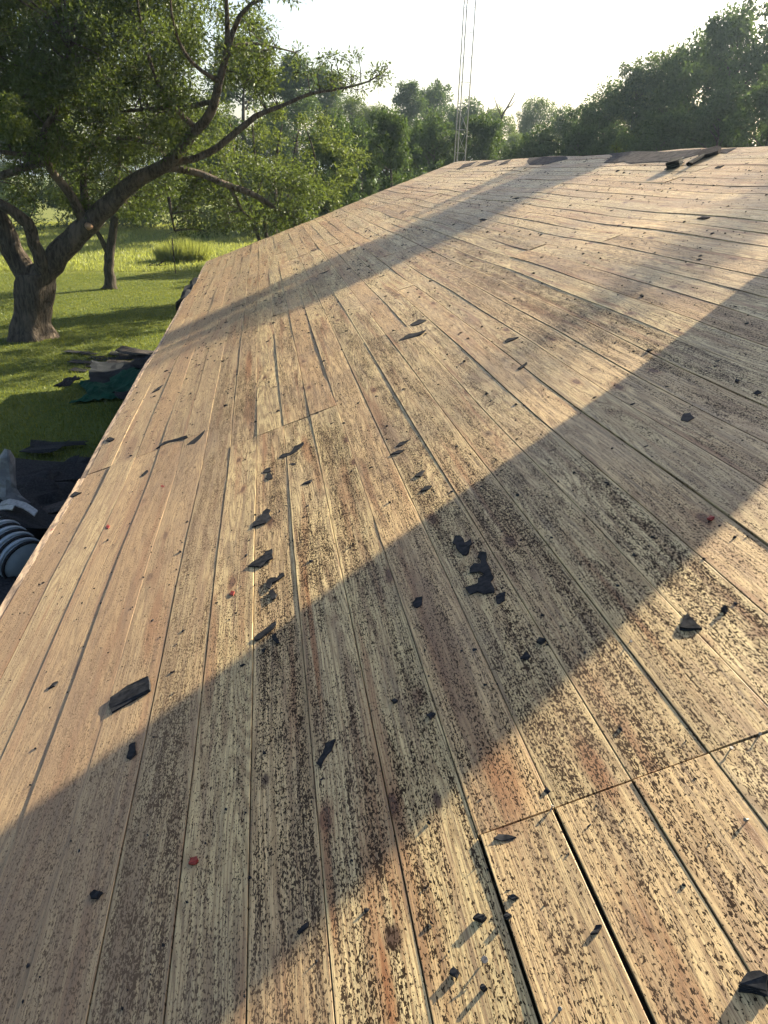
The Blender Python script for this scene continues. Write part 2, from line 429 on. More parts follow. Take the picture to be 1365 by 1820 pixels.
def grass(name, n, xr, yr, h, w, mat, seed, keep=None, power=1.0):
    r = np.random.default_rng(seed)
    y = yr[0] + (yr[1] - yr[0]) * r.random(n) ** power
    x = r.uniform(xr[0], xr[1], n)
    if keep is not None:
        kk = keep(x, y, r); x, y = x[kk], y[kk]; n = len(x)
    z = gz(x, y)
    an = r.uniform(0, 2 * np.pi, n); hh = h * r.uniform(0.45, 1.25, n); ww = w * r.uniform(0.6, 1.3, n)
    lean = r.uniform(0.1, 0.7, n) * hh; la = r.uniform(0, 2 * np.pi, n)
    dx, dy = np.cos(an) * ww / 2, np.sin(an) * ww / 2
    V = np.stack([np.stack([x - dx, y - dy, z], -1), np.stack([x + dx, y + dy, z], -1),
                  np.stack([x + np.cos(la) * lean, y + np.sin(la) * lean, z + hh], -1)], 1).reshape(-1, 3)
    F = np.arange(3 * n).reshape(-1, 3)
    return tag(mesh_np(name, V, F, mat), kind='stuff')
M['grass'] = mat_leaf('lawn_blade', (0.055, 0.078, 0.013), (0.105, 0.122, 0.022), (0.23, 0.26, 0.038), 0.45)
M['field'] = mat_leaf('field_grass_blade', (0.11, 0.14, 0.03), (0.20, 0.215, 0.06), (0.36, 0.40, 0.08), 0.45)
def keep_lawn(x, y, r):
    line = -(1.9) + (x * 0)            # left of the house wall
    left = (x * math.cos(YAW) + y * math.sin(YAW)) < -1.0
    bare = ((x + 3.6) / 3.2) ** 2 + ((y - 9.0) / 4.2) ** 2 < r.uniform(0.4, 1.3, len(x))
    return left & (x > -0.55 * y - 3) & ~bare
grass('lawn_grass', 300000, (-24, 0), (8, 40), 0.06, 0.018, M['grass'], 1, keep_lawn, 1.25)
grass('field_grass', 90000, (-45, 6), (39.5, 78), 0.20, 0.05, M['field'], 2, lambda x, y, r: x > -0.6 * y - 3, 1.2)

# ------------------------------------------------------------------ house
GX = -TH
house = empty('house', (0, 0, 0), (0, 0, YAW))
tag(house, 'single storey house with its plank roof deck stripped of shingles', 'house')
hx = HP * math.sin(TH); hz = CAM_H - HP * math.cos(TH)
def hpt(u, v, w=0.0):             # roof coordinates -> house coordinates
    return Vector((hx + u * math.cos(TH) - w * math.sin(TH), v, hz + u * math.sin(TH) + w * math.cos(TH)))
def build_house():
    # walls
    e = hpt(U0 + 0.45, 0, -0.10); rdg = hpt(U1, 0, -0.05); x0 = e.x; x1 = 2 * rdg.x - e.x; zt = e.z - 0.03
    for xx, ye in ((x0, v_end(U0 + .45) - .35), (x1, V1 - .35)):
        mb = MB(); mb.box((xx, (V0 + .25 + ye) / 2, zt / 2 - 0.2), (0.14, ye - V0 - .25, zt + 0.4)); mb.build('wall', M['siding'], house)
    for far in (0, 1):
        mb = MB()
        def ya(x, o): return (V0 + .32 + o) if not far else (v_end(min(U1, U0 + (x - hpt(U0, 0).x) / math.cos(TH))) - .34 + o)
        P = [(x0 + 0.073, -0.4), (x1 - 0.073, -0.4), (x1 - 0.073, zt), (rdg.x, rdg.z - 0.12), (x0 + 0.073, zt)]
        V = [(p[0], ya(p[0], -.07), p[1]) for p in P] + [(p[0], ya(p[0], .07), p[1]) for p in P]
        F = [(0, 1, 2, 3, 4), (9, 8, 7, 6, 5)] + [(i, i + 5, (i + 1) % 5 + 5, (i + 1) % 5) for i in range(5)]
        mb.add(V, F); mb.build('gable_wall', M['siding'], house)
    # roof body: rafters and the back slope, in its own frame (u, v, w)
    mb = MB()
    nv = int((V1 - V0) / 0.61)
    for i in range(nv + 1):
        v = V0 + 0.05 + i * (V1 - V0 - 0.1) / nv
        ulo = U0 + 0.02 if v < v_end(U0) - 0.1 else float(np.interp(v + 0.1, [v_end(U0), v_end(U1)], [U0, U1]))
        if ulo > U1 - 0.3: continue
        us = np.linspace(ulo, U1 - 0.02, 9)
        top = [(u, float(Wb(u, v)) - 0.024) for u in us]
        V = []
        for (u, w) in top:
            for sv in (-0.02, 0.02):
                V += [(u, v + sv, w), (u, v + sv, w - 0.13)]
        F = []
        for j in range(len(us) - 1):
            b = j * 4; c = b + 4
            F += [(b, b + 2, c + 2, c), (b + 1, c + 1, c + 3, b + 3), (b, c, c + 1, b + 1), (b + 2, b + 3, c + 3, c + 2)]
        F += [(0, 1, 3, 2), (len(V) - 4, len(V) - 2, len(V) - 1, len(V) - 3)]
        mb.add(V, F)
    # attic underlay closes the gaps from below
    us = np.linspace(U0 + 0.03, U1 - 0.01, 12); vv = np.linspace(0, 1, 30)
    V = [(u, V0 + 0.03 + (v_end(u) - 0.06 - V0 - 0.03) * t, float(Wb(u, V0 + (v_end(u) - V0) * t)) - 0.05) for t in vv for u in us]
    F = [(j * 12 + i, j * 12 + i + 1, j * 12 + 13 + i, j * 12 + 12 + i) for j in range(29) for i in range(11)]
    mb.add(V, F)
    # back slope
    c2, s2 = math.cos(2 * TH), math.sin(2 * TH)
    def back(t, v, w):   # t metres down the far slope
        return (U1 + t * c2 + w * s2, v, -t * s2 + w * c2)
    tt = np.linspace(0.0, U1 - U0, 10)
    V = [back(t, V0 + (V1 - V0) * q, -0.004) for q in vv for t in tt]
    F = [(j * 10 + i, j * 10 + i + 1, j * 10 + 11 + i, j * 10 + 10 + i) for j in range(29) for i in range(9)]
    mb.add(V, F)
    rf = mb.build('roof', M['deck'], house)
    rf.location = (hx, 0, hz); rf.rotation_euler = (0, -TH, 0)
    return rf
roof = build_house()
M['plank'] = mat_plank(roof)

def build_planks():
    rng = random.Random(7)
    known = {}                     # v of joint : range of u
    KN = [(1.30, -0.06, 1.75), (5.52, -1.92, -0.98), (4.97, -0.80, 0.0), (6.35, 0.30, 0.70), (7.68, 1.86, 2.45),
          (11.26, 2.95, 4.10), (10.65, 1.0, 1.6), (17.9, 1.9, 2.7)]
    run = []
    k = 0
    while k < 38:
        n = rng.choice((1, 2, 2, 3)); ph = rng.uniform(0, 4.3)
        for j in range(n):
            run.append((ph, k // 1))
        k += n
    ends = []
    for k in range(38):
        uc = U0 + (k + 0.5) * BW
        js = [v for (v, a, b) in KN if a < uc < b]
        v = 1.30 + round((run[k][0] - 5) / 0.61) * 0.61
        r2 = random.Random(int(run[k][0] * 1e6))
        cand = []
        while v < v_end(uc) - 1.2:
            cand.append(v); v += 0.61 * r2.choice((8, 9, 10, 11))
        for c in cand:
            if all(abs(c - q) > 3.4 for q in js) and (c > 6.5 or uc > 2.0) and c > V0 + 1.0: js.append(c)
        ends.append([V0] + sorted(js) + [v_end(uc) + rng.uniform(-0.03, 0.03)])
    wide = {}
    count = 0
    for k in range(38):
        ua = U0 + k * BW; uc = ua + BW / 2
        E_ = ends[k]
        for i in range(len(E_) - 1):
            a = E_[i] + (0.002 if i else 0); b = E_[i + 1] - rng.uniform(0.002, 0.006)
            gap = rng.choice((0.0015, 0.002, 0.003, 0.003, 0.0045))
            if abs(ua + BW - 0.143) < 0.06 and b < 1.4: gap = 0.013
            hw = (BW - gap) / 2
            lift = rng.uniform(-0.0010, 0.0010); tilt = rng.gauss(-0.009, 0.006)
            cup = rng.uniform(-0.002, 0.0015)
            if abs(ua + BW - 0.143) < 0.06 and b < 1.4: lift += 0.001; tilt = -0.02
            ns = max(2, int((b - a) / 0.55))
            px = [-hw, -hw + 0.0016, -hw * 0.5, 0.0, hw * 0.5, hw - 0.0012, hw]
            pz = [-0.0014, 0, cup * 0.75, cup, cup * 0.75, 0, -0.0007]
            V = []; ph = rng.uniform(0, 6)
            bow = rng.uniform(-0.0015, 0.0015)
            lift_end = [rng.uniform(-0.001, 0.004), rng.uniform(-0.001, 0.004)]
            for s in range(ns + 1):
                t = s / ns; y = a + (b - a) * t
                dx = bow * math.sin(t * math.pi)
                dz = lift + 0.0016 * math.sin(t * 7 + ph) + lift_end[0] * (1 - t) ** 6 + lift_end[1] * t ** 6
                tw = tilt + 0.006 * math.sin(t * 4 + ph)
                for x, z in zip(px, pz):
                    V.append((x + dx, y - a, float(Wb(uc + x, y)) + z + dz + tw * x))
                for x in (hw, -hw):
                    V.append((x + dx, y - a, float(Wb(uc + x, y)) - 0.019 + dz + tw * x))
            m = 9; F = []
            for s in range(ns):
                o = s * m
                for j in range(m):
                    j2 = (j + 1) % m
                    F.append((o + j, o + j2, o + m + j2, o + m + j))
            F.append(tuple(range(m - 1, -1, -1))); F.append(tuple(ns * m + j for j in range(m)))
            me = bpy.data.meshes.new('plank'); me.from_pydata(V, [], F); me.update()
            for p in me.polygons: p.use_smooth = True
            me.set_sharp_from_angle(angle=rad(25))
            me.materials.append(M['plank'])
            o = link(bpy.data.objects.new('plank', me), roof)
            o.location = (uc, a, 0)
            count += 1
    print('planks', count)
build_planks()

def build_trim():
    rng = random.Random(3)
    # pale strip nailed on the eave edge, in lengths
    v = V0
    for (a, b) in ((V0, 2.35), (2.36, 5.46), (5.48, 9.6), (9.62, 14.2), (14.21, 20.2)):
        mb = MB(); ns = 8
        V = []
        for s in range(ns + 1):
            y = a + (b - a) * s / ns
            x0 = U0 - 0.028 + rng.uniform(-0.003, 0.003); w = float(Wb(U0, y)) + rng.uniform(-0.002, 0.002)
            hh = 0.009 if a < 5.4 else 0.003
            V += [(x0 - 0.014, y, w + hh), (x0 + 0.026, y, w + 0.0005), (x0 + 0.026, y, w - 0.09), (x0 - 0.014, y, w - 0.09)]
        F = [(s * 4 + j, s * 4 + 4 + j, s * 4 + 4 + (j + 1) % 4, s * 4 + (j + 1) % 4) for s in range(ns) for j in range(4)]
        F += [(0, 1, 2, 3), (ns * 4 + 3, ns * 4 + 2, ns * 4 + 1, ns * 4)]
        mb.add(V, F); mb.build('eave_trim', M['trim'], roof)
    # barge board at the far gable
    mb = MB()
    us = np.linspace(U0, U1, 14)
    V = []
    for u in us:
        ve = v_end(u); w = float(Wb(u, ve)) - 0.03
        V += [(u, ve - 0.06, w), (u, ve - 0.035, w), (u, ve - 0.035, w - 0.14), (u, ve - 0.06, w - 0.14)]
    F = [(s * 4 + j, s * 4 + 4 + j, s * 4 + 4 + (j + 1) % 4, s * 4 + (j + 1) % 4) for s in range(13) for j in range(4)]
    F += [(0, 1, 2, 3), (13 * 4 + 3, 13 * 4 + 2, 13 * 4 + 1, 13 * 4)]
    mb.add(V, F); mb.build('barge_board', M['trim'], roof)
build_trim()

def build_chimney():
    k = NT('chimney_brick'); o = k.coord()
    br = k.n('ShaderNodeTexBrick'); k.l(k.vmath('MULTIPLY', o, (1, 1, 1)), br.inputs['Vector'])
    br.inputs['Scale'].default_value = 1.0
    br.inputs['Color1'].default_value = (0.22, 0.08, 0.05, 1); br.inputs['Color2'].default_value = (0.28, 0.11, 0.07, 1)
    br.inputs['Mortar'].default_value = (0.4, 0.38, 0.34, 1)
    m = k.fin(br.outputs['Color'], 0.9)
    c = hpt(U1 + 0.15, 5.52)
    mb = MB(); z0 = c.z - 0.7; z1 = c.z + 1.75
    mb.box((c.x, c.y, (z0 + z1) / 2), (0.70, 0.88, z1 - z0)); ch = mb.build('chimney', m, house)
    mb = MB(); mb.box((c.x, c.y, z1 + 0.05), (0.74, 0.92, 0.097)); mb.build('chimney_cap', M['felt_grey'], ch)
build_chimney()

# ------------------------------------------------------------------ scraps on the roof
def place_on_roof(o, u, v, w=0.0, spin=0.0):
    o.matrix_world = Matrix.Translation(roof_pt(u, v, w)) @ R_ROOF @ Matrix.Rotation(spin, 4, 'Z')

def sheet_mesh(P, rng, thick=0.003, curl=0.0, curl_dir=0.0, rough=0.12, lift=0.004, seat=False):
    """ragged flat sheet from an outline in metres around its own centre"""
    Q = []
    n0 = len(P)
    if sum(P[i][0] * P[(i + 1) % n0][1] - P[(i + 1) % n0][0] * P[i][1] for i in range(n0)) < 0: P = P[::-1]
    for i in range(n0):
        a = P[i]; b = P[(i + 1) % n0]
        L = math.hypot(b[0] - a[0], b[1] - a[1])
        k = 1 if n0 > 14 else 2
        for s in range(k):
            t = s / k; j = rough * L * 0.5 * (1 if s else 0.3)
            Q.append((a[0] + (b[0] - a[0]) * t + rng.uniform(-j, j), a[1] + (b[1] - a[1]) * t + rng.uniform(-j, j)))
    n = len(Q); size = max(math.hypot(*q) for q in Q)
    cd = (math.cos(curl_dir), math.sin(curl_dir))
    def hgt(q):
        s = max(0.0, (q[0] * cd[0] + q[1] * cd[1]) / size)
        return lift + curl * s * s + rng.uniform(0, 0.0022)
    V = [(q[0], q[1], hgt(q)) for q in Q]
    tris = tessellate_polygon([[Vector((q[0], q[1], 0)) for q in Q]])
    V += [(v[0], v[1], v[2] - thick if not seat else max(-0.004, v[2] - lift - thick)) for v in V]
    F = []
    for t in tris:
        a, b, c = t
        ar = (Q[b][0] - Q[a][0]) * (Q[c][1] - Q[a][1]) - (Q[b][1] - Q[a][1]) * (Q[c][0] - Q[a][0])
        if ar < 0: b, c = c, b
        F += [(a, b, c), (n + a, n + c, n + b)]
    for i in range(n):
        j = (i + 1) % n
        F.append((i, n + i, n + j, j))
    return V, F

def scrap(name, pix, label, cat, mat='felt', layers=1, curl=0.0, cdir=0.0, thick=0.003, seed=0, lift=0.0035, grp=None, parts=False):
    rng = random.Random(sum(ord(c) * (i + 3) for i, c in enumerate(label)) + seed)
    UV = [roof_at(*q) for q in pix]
    UV = [(min(u, U1 - 0.002), v) for u, v in UV]
    cu = sum(q[0] for q in UV) / len(UV); cv = sum(q[1] for q in UV) / len(UV)
    P = [(q[0] - cu, q[1] - cv) for q in UV]
    mb = MB()
    for L in range(layers):
        f = 1.0 - 0.10 * L
        a = rng.uniform(-0.25, 0.25) * (L > 0)
        Pl = [((p[0] * math.cos(a) - p[1] * math.sin(a)) * f, (p[0] * math.sin(a) + p[1] * math.cos(a)) * f) for p in P]
        V, F = sheet_mesh(Pl, rng, thick, curl, cdir, lift=lift + L * (thick + 0.001), seat=(L == 0))
        dw = float(Wb(cu, cv))
        V = [(x, y, z + float(Wb(cu + x, cv + y)) - dw) for x, y, z in V]
        mb.add(V, F)
    o = mb.build(name, M[mat] if isinstance(mat, str) else mat)
    place_on_roof(o, cu, cv)
    return tag(o, label, cat, grp)

def cz(x0, y0, s, pts): return [(x0 + s * a, y0 + s * b) for a, b in pts]
A_ = lambda p: cz(420, 780, 0.2198, p)
B_ = lambda p: cz(740, 920, 0.1465, p)
C_ = lambda p: cz(660, 480, 0.2564, p)
D_ = lambda p: cz(400, 560, 0.3663, p)
E_ = lambda p: cz(0, 1120, 0.5128, p)
F_ = lambda p: cz(660, 1120, 0.5165, p)
G_ = lambda p: cz(860, 560, 0.3846, p)
H_ = lambda p: cz(0, 380, 0.3516, p)
R2 = lambda p: cz(660, 260, 0.2564, p)
R3 = lambda p: cz(1000, 240, 0.2674, p)
R1 = lambda p: cz(360, 380, 0.2491, p)

SC = [
 (A_([(350,155),(375,125),(440,115),(470,65),(545,35),(550,50),(500,95),(450,130),(385,155)]), 'S-bent black felt scrap beside a brown knot just below a board joint', dict(curl=0.01)),
 (A_([(215,275),(245,240),(280,235),(285,268),(250,275)]), 'upper of two small touching black felt scraps below the S-bent scrap', {}),
 (A_([(240,325),(250,285),(280,280),(295,320),(265,338)]), 'lower of two small touching black felt scraps below the S-bent scrap', {}),
 (A_([(425,212),(455,200),(490,208),(460,222)]), 'tiny flat black scrap under the right end of the S-bent scrap', {}),
 (A_([(130,720),(140,680),(210,620),(215,600),(250,575),(280,580),(265,605),(290,640),(245,680)]), 'ragged black felt scrap with a torn upper corner, topmost of three down one sunlit board', dict(curl=0.008, cdir=1.0)),
 (A_([(95,1035),(150,990),(200,965),(240,915),(295,895),(290,940),(300,970),(240,1000),(195,1040),(140,1035)]), 'wing-shaped black felt scrap, middle of three down one sunlit board', dict(curl=0.008)),
 (A_([(245,1200),(250,1145),(290,1125),(330,1130),(350,1100),(385,1085),(390,1105),(330,1150),(290,1170),(275,1215)]), 'hook-shaped black felt scrap, lowest of three down one sunlit board', {}),
 (A_([(265,1240),(300,1215),(325,1260),(320,1290),(290,1305)]), 'small rounded black felt scrap just under the hook-shaped one', {}),
 (A_([(145,1615),(200,1570),(320,1485),(325,1510),(260,1570),(190,1625),(150,1635)]), 'long slanted black felt strip lying right on the shadow edge', dict(curl=0.006)),
 (A_([(290,1590),(320,1575),(340,1620),(350,1650),(325,1660),(300,1630)]), 'small dark felt scrap in shade beside the long slanted strip', {}),
 (A_([(205,1715),(240,1695),(225,1735)]), 'little black triangle of felt in shade below the long slanted strip', {}),
 (A_([(530,375),(560,350),(615,338),(600,360)]), 'thin dark sliver of felt lying on a sunlit board right of the torn scraps', dict(curl=0.006)),
 (B_([(445,315),(470,230),(530,225),(580,270),(590,310),(620,300),(660,270),(680,315),(650,350),(640,430),(605,465),(560,455),(520,415),(485,370),(480,340)]), 'heart-shaped black felt scrap stuck in the shade above the largest torn one', dict(thick=0.002, lift=0.004)),
 (B_([(745,480),(770,430),(850,425),(855,480),(845,520),(880,600),(920,690),(940,730),(900,790),(950,870),(950,910),(830,935),(740,910),(650,940),(595,860),(750,810),(750,750),(830,700),(780,665),(650,680),(660,610),(710,560),(780,570),(790,530)]), 'largest jagged torn black felt scrap, in the shaded middle of the roof', dict(thick=0.002, lift=0.004)),
 (B_([(965,970),(1010,930),(1085,910),(1075,1010),(1010,1055),(975,1045)]), 'diamond-shaped black felt scrap just below the largest torn one', dict(thick=0.002)),
 (D_([(910,1400),(930,1375),(960,1370),(955,1410),(930,1425),(915,1415)]), 'small black felt scrap left of the largest torn one, in shade', dict(thick=0.002)),
 (C_([(270,380),(330,345),(385,350),(340,375),(290,390)]), 'upper of two leaf-shaped dark scraps lying together in the sunlit middle', {}),
 (C_([(170,505),(185,480),(260,445),(380,428),(350,450),(230,495)]), 'long blade-shaped dark felt scrap, lower of two in the sunlit middle', dict(curl=0.012)),
 (C_([(925,495),(950,475),(1020,468),(990,485),(940,502)]), 'dark oblong scrap by a board end right of the blade-shaped scrap', {}),
 (C_([(1015,685),(1080,640),(1080,655),(1035,690)]), 'narrow grey scrap lying under a wide board gap near the sun and shade edge', {}),
 (D_([(830,640),(850,620),(895,608),(860,635)]), 'upper of two thin parallel black slivers on a sunlit board', {}),
 (D_([(800,680),(840,660),(875,655),(850,672)]), 'lower of two thin parallel black slivers on a sunlit board', {}),
 (D_([(920,785),(940,765),(970,755),(950,785)]), 'small pointed black scrap just above the shadow edge, higher of a pair', {}),
 (D_([(950,855),(970,835),(1005,830),(985,850)]), 'small pointed black scrap just above the shadow edge, lower of a pair', {}),
 (E_([(385,240),(440,200),(520,170),(525,215),(470,245),(390,290),(380,265)]), 'big four-sided black shingle piece alone in the sun by the shadow edge', dict(curl=0.012, cdir=0.3, thick=0.005, lift=0.008)),
 (E_([(440,445),(455,400),(470,390),(475,430),(455,450)]), 'crumpled black scrap in shade just below the big four-sided piece', dict(curl=0.012, layers=2)),
 (E_([(1098,465),(1120,430),(1130,395),(1165,382),(1150,420),(1125,450),(1112,478)]), 'bone-shaped black felt strip in the shade of the near boards', dict(curl=0.01)),
 (E_([(313,920),(330,905),(345,910),(360,915),(340,935),(318,933)]), 'black crumpled felt lump on a shaded board at lower left', dict(curl=0.007, layers=2)),
 (E_([(1030,1050),(1070,1015),(1068,1030),(1035,1055)]), 'narrow black felt sliver at the near edge of the broad shadow', {}),
 (E_([(168,205),(185,185),(203,180),(190,195)]), 'little black chip alone on a clean sunlit board near the eave', {}),
 (F_([(425,725),(440,708),(500,715),(480,728)]), 'curled black felt scrap beside the end joint of near boards', dict(curl=0.004, cdir=2.8)),
 (F_([(350,995),(372,980),(398,990),(380,1007)]), 'flat black five-sided chip on a near sunlit board above a nail', dict(layers=2)),
 (F_([(190,295),(205,285),(222,290),(205,308)]), 'small black scrap below a spike knot in the near shade', {}),
 (F_([(1262,1245),(1290,1190),(1340,1180),(1375,1200),(1375,1265),(1310,1250)]), 'thick ragged black shingle chunk at the lower right corner', dict(layers=3, curl=0.005, thick=0.004)),
 (F_([(470,925),(490,915),(510,925),(490,935)]), 'small black lump by a dark board gap, nearer than the curled scrap', dict(layers=2)),
 (F_([(455,990),(470,975),(487,990),(468,997)]), 'black chip wedged in the board gap beside the five-sided chip', dict(layers=2)),
 (F_([(270,1185),(285,1165),(305,1180),(295,1200)]), 'stubby black shingle chunk standing up and throwing a shadow near the bottom', dict(layers=2, curl=0.004)),
 (F_([(375,1235),(387,1222),(400,1232),(388,1245)]), 'dark round crumb of felt right of the stubby standing chunk', dict(layers=2)),
 (F_([(755,1050),(775,1020),(795,1020),(780,1045)]), 'tilted black scrap beside the widest board gap at lower right', dict(curl=0.005, cdir=1.2)),
 (F_([(70,245),(80,238),(92,243),(80,252)]), 'tiny black scrap next to the reddish knot in the near shade', {}),
 (G_([(905,1460),(925,1390),(975,1420),(1010,1455),(950,1465)]), 'worn black shingle corner caught under a lifted board edge', dict(curl=0.01, thick=0.005, layers=2)),
 (G_([(1097,1370),(1110,1355),(1130,1365),(1120,1380)]), 'round black lump on a sunlit board beyond the lifted board edge', dict(layers=3, curl=0.01)),
 (G_([(245,1515),(260,1495),(290,1505),(265,1525)]), 'black felt scrap against a dark gap in the shade, with a crumb beside it', dict(layers=2)),
 (G_([(170,1590),(195,1560),(218,1580),(200,1595)]), 'ragged black scrap on the shaded board left of the scrap against the gap', {}),
 (G_([(1245,365),(1265,348),(1285,360),(1265,370)]), 'grey oval scrap on pale boards at the right margin of the roof', {}),
 (G_([(1160,310),(1170,300),(1182,308),(1172,318)]), 'black chip with a bent wire-like tail on the pale boards at right', dict(layers=2)),
 (H_([(790,1190),(830,1155),(945,1125),(950,1135),(860,1155)]), 'curled dark felt strip lying across a board joint near the eave', dict(curl=0.007, cdir=0.2)),
 (H_([(945,1170),(990,1135),(1040,1095),(1030,1115),(985,1165)]), 'dark leaf-shaped scrap right beside the curled strip near the eave', dict(curl=0.012)),
 (H_([(770,905),(800,880),(825,865),(805,890)]), 'dark pointed scrap on clean boards above the green tarp', dict(curl=0.008)),
 (H_([(715,1325),(745,1295),(752,1305),(725,1328)]), 'slim dark scrap on the eave boards below the curled strip', {}),
 (H_([(535,1150),(555,1130),(580,1145),(556,1157)]), 'torn black felt tuft against the eave trim nearest the bare end joint', dict(layers=2, curl=0.004)),
 (H_([(350,1440),(375,1410),(415,1412),(385,1430)]), 'second torn black tuft against the eave trim, nearer than the first', dict(layers=2, curl=0.004)),
 (R2([(190,470),(215,450),(250,443),(225,465)]), 'brown flat scrap alone on far sunlit boards below the ridge', dict(mat='felt_brown')),
 (R2([(750,512),(770,503),(800,510),(780,518)]), 'black scrap stuck in a long board gap in the far shadow band', dict(layers=2)),
 (R2([(985,362),(1005,355),(1025,362),(1005,367)]), 'small black scrap by a board joint high in the far shadow band', dict(layers=2)),
 (R1([(770,262),(800,248),(820,255),(800,265)]), 'dark brown scrap on the far left boards above the shadow band', dict(mat='felt_brown')),
 (R1([(830,430),(900,408),(870,425)]), 'thin black stick of felt lying in the far shadow band', dict(curl=0.01)),
 (R3([(890,832),(910,823),(930,828),(910,838)]), 'dark oval scrap on the upper right boards below the bundles', {}),
 (R3([(1010,220),(1030,208),(1075,203),(1050,218)]), 'grey-brown flat scrap on pale boards just below the ridge', dict(mat='felt_grey')),
 (R3([(895,555),(925,545),(980,550),(940,560)]), 'faint grey oval patch of felt on the upper right boards', dict(mat='felt_grey', thick=0.002)),
 (cz(1000,480,.2674,[(785,1000),(800,960),(850,952),(875,985),(830,1012)]), 'pale violet-grey round patch of old felt in the shade at right', dict(mat='felt_grey', thick=0.0015)),
 (cz(1000,480,.2674,[(555,540),(575,530),(597,535),(578,546)]), 'black chip at the end of a split board edge at right', dict(layers=2)),
 (cz(1000,480,.2674,[(515,170),(530,165),(540,178),(525,182)]), 'small black chip on the pale boards near the upper shade line', dict(layers=2)),
]
for pix, lab, kw in SC:
    scrap('felt_scrap', pix, lab, 'roofing scrap', grp=None, **kw)

# red plastic caps
for pix, lab in (
    (E_([(655,812),(662,792),(684,787),(690,800),(678,815)]), 'red plastic nail cap on a shaded board near the bottom'),
    (D_([(22,1358),(32,1340),(48,1345),(40,1362)]), 'torn red plastic bit on a sunlit board beside the wing-shaped scrap'),
    (G_([(1030,945),(1048,931),(1068,938),(1052,951)]), 'dull red cap lying in shade at the right edge of the broad shadow'),
    (H_([(812,1388),(818,1370),(834,1378),(824,1390)]), 'bright red plastic bit on the eave boards below the curled strip'),
    (H_([(538,1590),(546,1572),(557,1580),(548,1593)]), 'red plastic bit on the eave boards closest to the black lump pile'),
    (H_([(235,1612),(255,1600),(272,1596),(250,1614)]), 'red plastic tag pressed against the eave trim'),
    (F_([(1130,1420),(1138,1412),(1148,1418),(1140,1427)]), 'small red bit at the far lower right of the boards')):
    scrap('plastic_cap', pix, lab, 'plastic cap', 'red', thick=0.0015, lift=0.003, curl=0.004)

# ridge felt left in place
RG = [
 (R3([(272,186),(330,146),(352,112),(600,104),(920,94),(900,132),(820,152),(740,180),(560,184),(400,180)]), 'long torn strip of dark felt left along the ridge beside the bundles'),
 (R2([(1098,130),(1082,102),(1090,82),(1365,64),(1365,92),(1270,112),(1212,128)]), 'torn dark felt flap on the ridge, next strip towards the mast'),
 (R2([(590,162),(640,126),(740,104),(690,135),(630,152)]), 'narrow wedge of dark felt at the ridge end below the mast'),
 (R2([(735,136),(780,112),(905,88),(870,108),(800,128)]), 'slanted streak of dark felt on the ridge right of the mast'),
 (R2([(880,132),(930,104),(975,90),(940,118)]), 'short streak of dark felt on the ridge between two longer strips'),
 (R3([(1040,118),(1060,98),(1160,88),(1130,104),(1090,124)]), 'dark felt tongue hanging over the ridge at the right of the roll'),
]
for pix, lab in RG:
    scrap('felt_strip', pix, lab, 'roofing felt', 'felt_ridge', thick=0.003, lift=0.006)

